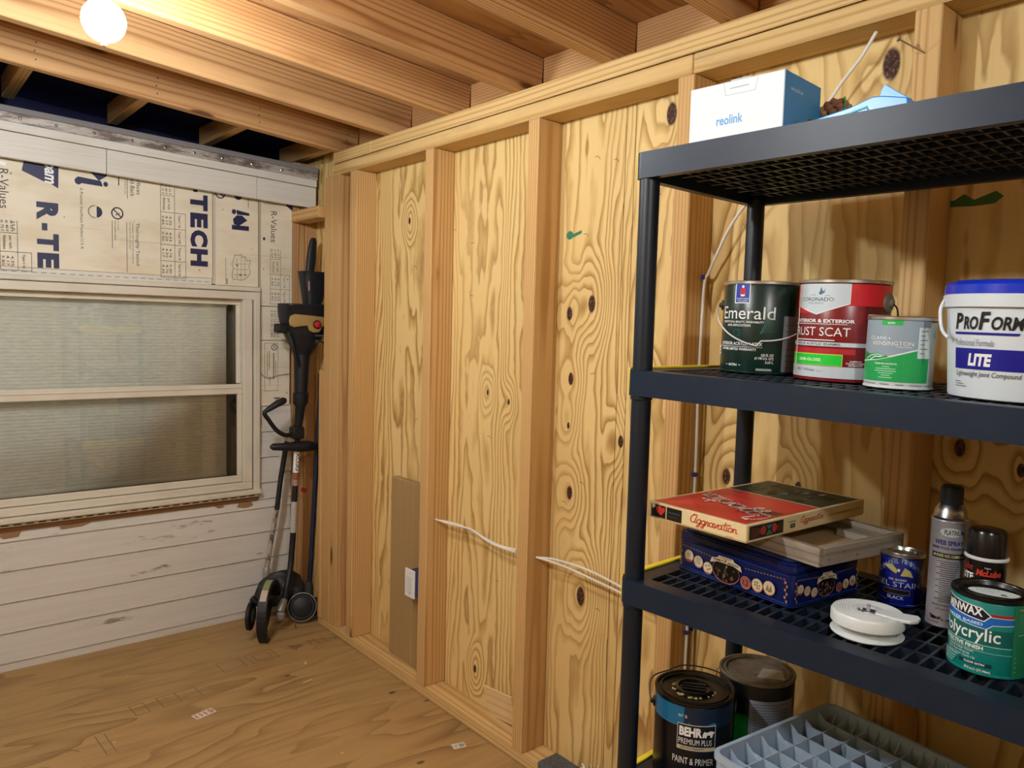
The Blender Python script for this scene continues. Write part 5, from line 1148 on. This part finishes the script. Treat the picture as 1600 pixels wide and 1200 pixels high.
# ---- garden tools in the corner
YT = .47
def trimmer():
    t = tag(empty('power_edger', (-.30, .36, 0)), 'black petrol stick edger with beige cover and red button standing in the corner', 'edger')
    T = Matrix.Translation((.30, -.36, 0))
    def o(mb, name, mat, par=t, **k):
        k.setdefault('smooth', SM); ob = mb.obj(name, mat, par, **k)
        if par is t: ob.matrix_local = T
        return ob
    eng = o(MB().loft([(1.345, -.150, YT, .040, .045, 2.4), (1.40, -.143, YT, .072, .062, 3), (1.45, -.142, YT, .096, .075, 3.5), (1.50, -.143, YT, .108, .080, 4), (1.555, -.147, YT, .110, .080, 5), (1.588, -.152, YT, .105, .076, 5)], 28), 'engine_housing', M_TOOL)
    o(MB().box(-.285, -.235, YT-.03, YT+.03, 1.445, 1.49), 'muffler', M_TOOLM, bevel=.006)
    for k in range(5): o(MB().box(-.262, -.060, YT-.083, YT-.076, 1.540+.009*k, 1.544+.009*k), 'cooling_fin', M_TOOLM)
    XZ = lambda y: Matrix(((1, 0, 0, 0), (0, 0, -1, y), (0, 1, 0, 0), (0, 0, 0, 1)))
    pts = [(-.228, 1.505), (-.222, 1.528), (-.20, 1.538), (-.12, 1.533), (-.050, 1.528), (-.042, 1.505), (-.055, 1.482), (-.075, 1.452), (-.105, 1.450), (-.125, 1.458), (-.135, 1.483), (-.165, 1.480), (-.205, 1.474), (-.224, 1.482)]
    pts = [(x_-.026, z_) for x_, z_ in pts]
    o(MB().prism(pts, .074, .090, XZ(YT)), 'beige_cover', P('a48a54', .5), bevel=.005, seg=2)
    o(MB().lathe([(.021, .090), (.021, .094), (.018, .096)], 24, XZ(YT) @ Matrix.Translation((-.116, 1.490, 0))), 'button_bezel', M_TOOLM)
    o(MB().lathe([(.016, .0962), (.015, .104), (.008, .107), (0, .107)], 24, XZ(YT) @ Matrix.Translation((-.116, 1.490, 0))), 'primer_button', P('c02030', .35))
    o(MB().lathe([(.0035, 0), (.0035, .025), (.014, .030), (.016, .036), (.010, .042), (0, .042)], 16, Matrix.Translation((-.060, YT-.02, 1.405)) @ Matrix.Rotation(2.0, 4, 'Y')), 'starter_grip', M_TOOLM)
    o(MB().tube(spline([(-.235, YT-.03, 1.45), (-.225, YT-.05, 1.40), (-.205, YT-.05, 1.33), (-.185, YT-.04, 1.29)], 6), .009, 10), 'fuel_hose', M_TOOLM)
    decal(t, [('t', 'STICK EDGER', -.118, -.070, 1.432, 1.440, P('8f9499')), ('t', '29cc', -.115, -.095, 1.405, 1.414, P('8f9499')), ('s', [(-.12, 1.40), (-.075, 1.398)], .001, P('8f9499'))], lambda u, v, f: (u+.30, YT-.36-.0735-f-(.004 if v > 1.42 else -.0005), v))
    # throttle unit above the engine
    o(MB().loft([(1.588, -.085, YT+.03, .040, .04, 4), (1.64, -.080, YT+.03, .052, .045, 4), (1.70, -.082, YT+.03, .060, .048, 4), (1.745, -.082, YT+.03, .066, .05, 4), (1.75, -.085, YT+.03, .069, .05, 4)], 24), 'throttle_housing', M_TOOL)
    o(MB().box(-.055, -.012, YT+.0, YT+.05, 1.665, 1.72), 'throttle_trigger', M_TOOLM, bevel=.006)
    o(MB().loft([(1.745, -.098, YT+.03, .022, .014, 3), (1.82, -.090, YT+.03, .024, .014, 3), (1.90, -.082, YT+.03, .018, .012, 3), (1.918, -.080, YT+.03, .010, .008, 2)], 18), 'grip_paddle', M_TOOL)
    decal(t, [('r', -.128, -.120, 1.655, 1.70, P('b98f88', .5))], lambda u, v, f: (u+.30, YT-.36-.0175-f, v))
    # shaft
    o(MB().loft([(1.345, -.150, YT, .038, .04, 2.2), (1.25, -.153, YT, .036, .034, 2), (1.155, -.155, YT, .032, .03, 2), (1.15, -.155, YT, .040, .034, 2), (1.10, -.157, YT, .038, .032, 2), (1.085, -.158, YT, .026, .024, 2), (.96, -.170, YT, .017, .017, 2)], 22), 'upper_tube', M_TOOL)
    sh = o(MB().tube(spline([(-.170, YT, .97), (-.177, YT, .80), (-.186, YT, .60), (-.192, YT, .45), (-.198, YT, .36), (-.210, YT-.01, .28), (-.240, YT-.04, .20), (-.275, .385, .145)], 8), .0145, 16), 'shaft', M_TOOL)
    for z0, z1, m in ((.755, .865, M_PRINTW), (.725, .752, P('9a5a3a', .5)), (.69, .722, P('a98884', .5)), (.455, .61, P('b8b8b4', .4))):
        def xx(z): return -.170-.016*(.97-z)/.37 if z > .6 else -.186-.006*(.6-z)/.15
        o(MB().tube([(xx(z0), YT, z0), (xx((z0+z1)/2), YT, (z0+z1)/2), (xx(z1), YT, z1)], .0151, 18), 'sticker', m, sh).matrix_local = Matrix.Identity(4)
    it = [('t', 'XCOO', -.009, .009, .765, .855, M_INK, {'rot': 1, 'bold': .03})]+[('r', -.008, .008, .475+.02*k, .479+.02*k, P('55555a')) for k in range(6)]
    decal(sh, it, lambda u, v, f: (-.170-.016*(.97-v)/.37+.0153*math.sin(u/.0151), YT-.0153*math.cos(u/.0151)-f, v))
    o(MB().box(-.205, -.145, YT-.028, YT+.028, .925, .985), 'handle_clamp', M_TOOLM, bevel=.006)
    o(MB().tube(spline([(-.195, YT-.01, .955), (-.24, YT-.02, .948), (-.29, YT-.03, .975), (-.335, YT-.04, 1.03), (-.358, YT-.045, 1.065), (-.335, YT-.045, 1.085)], 6), .0105, 12), 'loop_handle', M_TOOLM)
    o(MB().tube([(-.345, YT-.045, 1.078), (-.30, YT-.046, 1.105), (-.262, YT-.047, 1.122), (-.252, YT-.047, 1.125)], .0165, 14, rs=[.012, .0165, .0165, .009]), 'foam_grip', M_TOOL)
    o(MB().tube([(-.318, YT-.02, .896), (-.305, YT-.02, .896), (-.23, YT-.02, .890), (-.18, YT-.02, .888), (-.13, YT-.02, .886), (-.06, YT-.02, .880), (-.045, YT-.02, .879)], .02, 16, rs=[.008, .017, .021, .027, .027, .020, .009]), 'cross_handle', M_TOOL)
    o(MB().lathe([(.012, 0), (.012, .02), (0, .02)], 14, Matrix.Translation((-.155, YT-.03, .67)) @ Matrix.Rotation(PI/2, 4, 'X')), 'red_knob', P('8e1420', .4))
    # edger head
    hub = Vector((-.325, .35, .115)); n = Vector((.80, -.60, 0)).normalized(); u = Vector((.60, .80, 0)).normalized()
    B = Matrix(((u.x, 0, n.x, hub.x), (u.y, 0, n.y, hub.y), (0, 1, 0, hub.z), (0, 0, 0, 1)))
    o(MB().tube([(-.272, .388, .150), (-.290, .372, .128), (-.305, .362, .105)], .02, 16, rs=[.017, .021, .023]), 'gearbox', plain((.30, .30, .29), .4, .7))
    o(MB().lathe([(.014, -.02), (.020, -.01), (.020, .012), (.012, .02)], 18, Matrix.Translation((-.300, .362, .088))), 'gear_cap', P('8d8f8c', .4))
    outer = [(.150*math.cos(math.radians(a)), .150*math.sin(math.radians(a))) for a in range(15, 251, 9)]
    inner = [(.128*math.cos(math.radians(a)), .128*math.sin(math.radians(a))) for a in range(250, 14, -9)]
    mb = MB()
    m_ = len(outer)
    Bl = B @ Matrix.Translation((0, 0, -.055))
    for k in range(m_-1):
        q = [outer[k], outer[k+1], inner[m_-2-k] if m_-2-k >= 0 else inner[0], inner[m_-1-k]]
        mb.prism(q, -.002, .040, Bl)
    o(mb, 'guard_rim', M_TOOL, bevel=0)
    o(MB().prism([(.130*math.cos(math.radians(a)), .130*math.sin(math.radians(a))) for a in range(-10, 271, 10)], -.0018, .001, Bl), 'guard_plate', M_TOOLM)
    o(MB().prism([(-.018, -.112), (.018, -.112), (.020, .10), (-.020, .10)], .004, .007, Bl), 'blade', M_DARKSTEEL)
    Bw = B @ Matrix.Translation((-.085, .012, -.10))
    o(MB().lathe([(.020, -.012), (.052, -.012), (.0655, -.007), (.0655, .007), (.052, .012), (.020, .012)], 32, Bw), 'guide_wheel', M_TOOLM)
    o(MB().lathe([(.030, -.0135), (.033, -.0128), (.033, .0128), (.030, .0135)], 28, Bw), 'wheel_hub', P('6f706a', .5))
    o(MB().tube(spline([(-.455, .335, .215), (-.43, .325, .19), (-.40, .325, .19), (-.36, .34, .205)], 5), .014, 10), 'depth_lever', M_TOOL)
    dm = Matrix.Translation(-Vector((-.30, .36, 0)))
    it = [('s', arc(0, 0, .151, .151, 62, 20, 10), .020, P('8f9a6a', .5)), ('s', arc(0, 0, .151, .151, 34, 16, 6), .022, P('c8bcae', .5))]
    mbx = MB()
    for a0, a1, m in ((84, 118, P('8f9a6a', .5)), (119, 142, P('c4b6a8', .5))):
        mb = MB(); A = [math.radians(a0+(a1-a0)*k/8) for k in range(9)]
        for k in range(8): mb.add([(.1505*math.cos(A[k]), .1505*math.sin(A[k]), .004), (.1505*math.cos(A[k+1]), .1505*math.sin(A[k+1]), .004), (.1505*math.cos(A[k+1]), .1505*math.sin(A[k+1]), .034), (.1505*math.cos(A[k]), .1505*math.sin(A[k]), .034)], [(0, 1, 2, 3)], Bl)
        o(mb, 'warning_sticker', m)
trimmer()
def shield_tool():
    t = tag(empty('string_trimmer', (-.22, .54, 0)), 'string trimmer with a silver lower shaft and a dusty black shield behind the edger', 'trimmer')
    T = Matrix.Translation((.22, -.54, 0))
    def o(mb, name, mat, **k):
        k.setdefault('smooth', SM); ob = mb.obj(name, mat, t, **k); ob.matrix_local = T; return ob
    o(MB().tube([(-.190, .555, .90), (-.220, .555, .72), (-.240, .555, .56)], .0125, 14), 'upper_shaft', M_TOOL)
    N = NT('scuffed_silver_tube'); v = N.coord(); nn = N.noise(N.vmath('MULTIPLY', v, (40, 40, 18)), 1, 4, .7); N.col(N.mix(N.smooth(nn, .45, .6), (.55, .53, .48), (.14, .11, .09)))
    o(MB().tube([(-.240, .555, .56), (-.270, .555, .40), (-.292, .555, .26)], .0115, 14), 'silver_shaft', N.set(.4, .5))
    o(MB().lathe([(.016, 0), (.018, .01), (.018, .05), (.013, .06)], 16, Matrix.Translation((-.294, .555, .215))), 'collar', plain((.4, .4, .38), .5, .5))
    DS = black_plastic('dusty_shield', (.018, .018, .017), .7, .9)
    secs = []
    mb = MB(); nseg = 14; prof = [(0, .245), (.08, .238), (.135, .205), (.165, .150), (.175, .095)]
    for (r, z) in prof: secs.append((r, z))
    c = Vector((-.228, .550, 0)); vs = []; fs = []
    for k, (r, z) in enumerate(secs):
        for i in range(nseg+1):
            a = math.radians(185+190*i/nseg); vs.append((c.x+r*.80*math.cos(a), c.y+r*.50*math.sin(a), z))
    for k in range(len(secs)-1):
        for i in range(nseg): fs.append((k*(nseg+1)+i, k*(nseg+1)+i+1, (k+1)*(nseg+1)+i+1, (k+1)*(nseg+1)+i))
    mb.add(vs, fs); ob = o(mb, 'shield', DS); sd = ob.modifiers.new('s', 'SOLIDIFY'); sd.thickness = .004
shield_tool()
def spool_tool():
    t = tag(empty('trimmer_pole', (-.13, .44, 0)), 'dark blue trimmer pole leaning beside the corner post, line spool at its foot', 'trimmer')
    T = Matrix.Translation((.13, -.44, 0))
    def o(mb, name, mat, **k):
        k.setdefault('smooth', SM); ob = mb.obj(name, mat, t, **k); ob.matrix_local = T; return ob
    NB_ = black_plastic('navy_tube', (.008, .014, .04), .35, .1)
    o(MB().tube([(-.120, .44, .13), (-.085, .468, .50), (-.048, .505, .88), (-.025, .522, 1.15)], .0135, 16), 'shaft', NB_)
    o(MB().tube([(-.025, .522, 1.15), (-.018, .531, 1.24)], .0155, 14), 'grip', M_TOOL)
    o(MB().lathe([(.016, .10), (.022, .12), (.022, .17), (.016, .20)], 18, Matrix.Translation((-.120, .44, .0))), 'lower_collar', P('35342f', .6))
    n = Vector((-.35, -.90, .25)).normalized(); M = n.to_track_quat('Z', 'Y').to_matrix().to_4x4(); M.translation = (-.165, .42, .082)
    o(MB().lathe([(.030, -.03), (.060, -.028), (.068, -.02), (.068, .0), (.062, .008), (.060, .004), (.050, .004), (.048, .012), (.020, .02), (0, .02)], 36, M), 'spool_head', M_TOOL)
    o(MB().lathe([(.066, .001), (.0715, .0), (.0715, .006), (.066, .007), (.066, .001)], 36, M, caps=False), 'spool_ring', P('7a7c74', .5))
    o(MB().tube(spline([(-.215, .395, .05), (-.220, .380, .02), (-.222, .365, .003)], 4), .0018, 6), 'cutting_line', P('6a1a1a', .5))
    o(MB().box(-.14, -.06, .41, .48, .02, .10), 'gear_housing', M_TOOLM, bevel=.012, seg=2)
spool_tool()
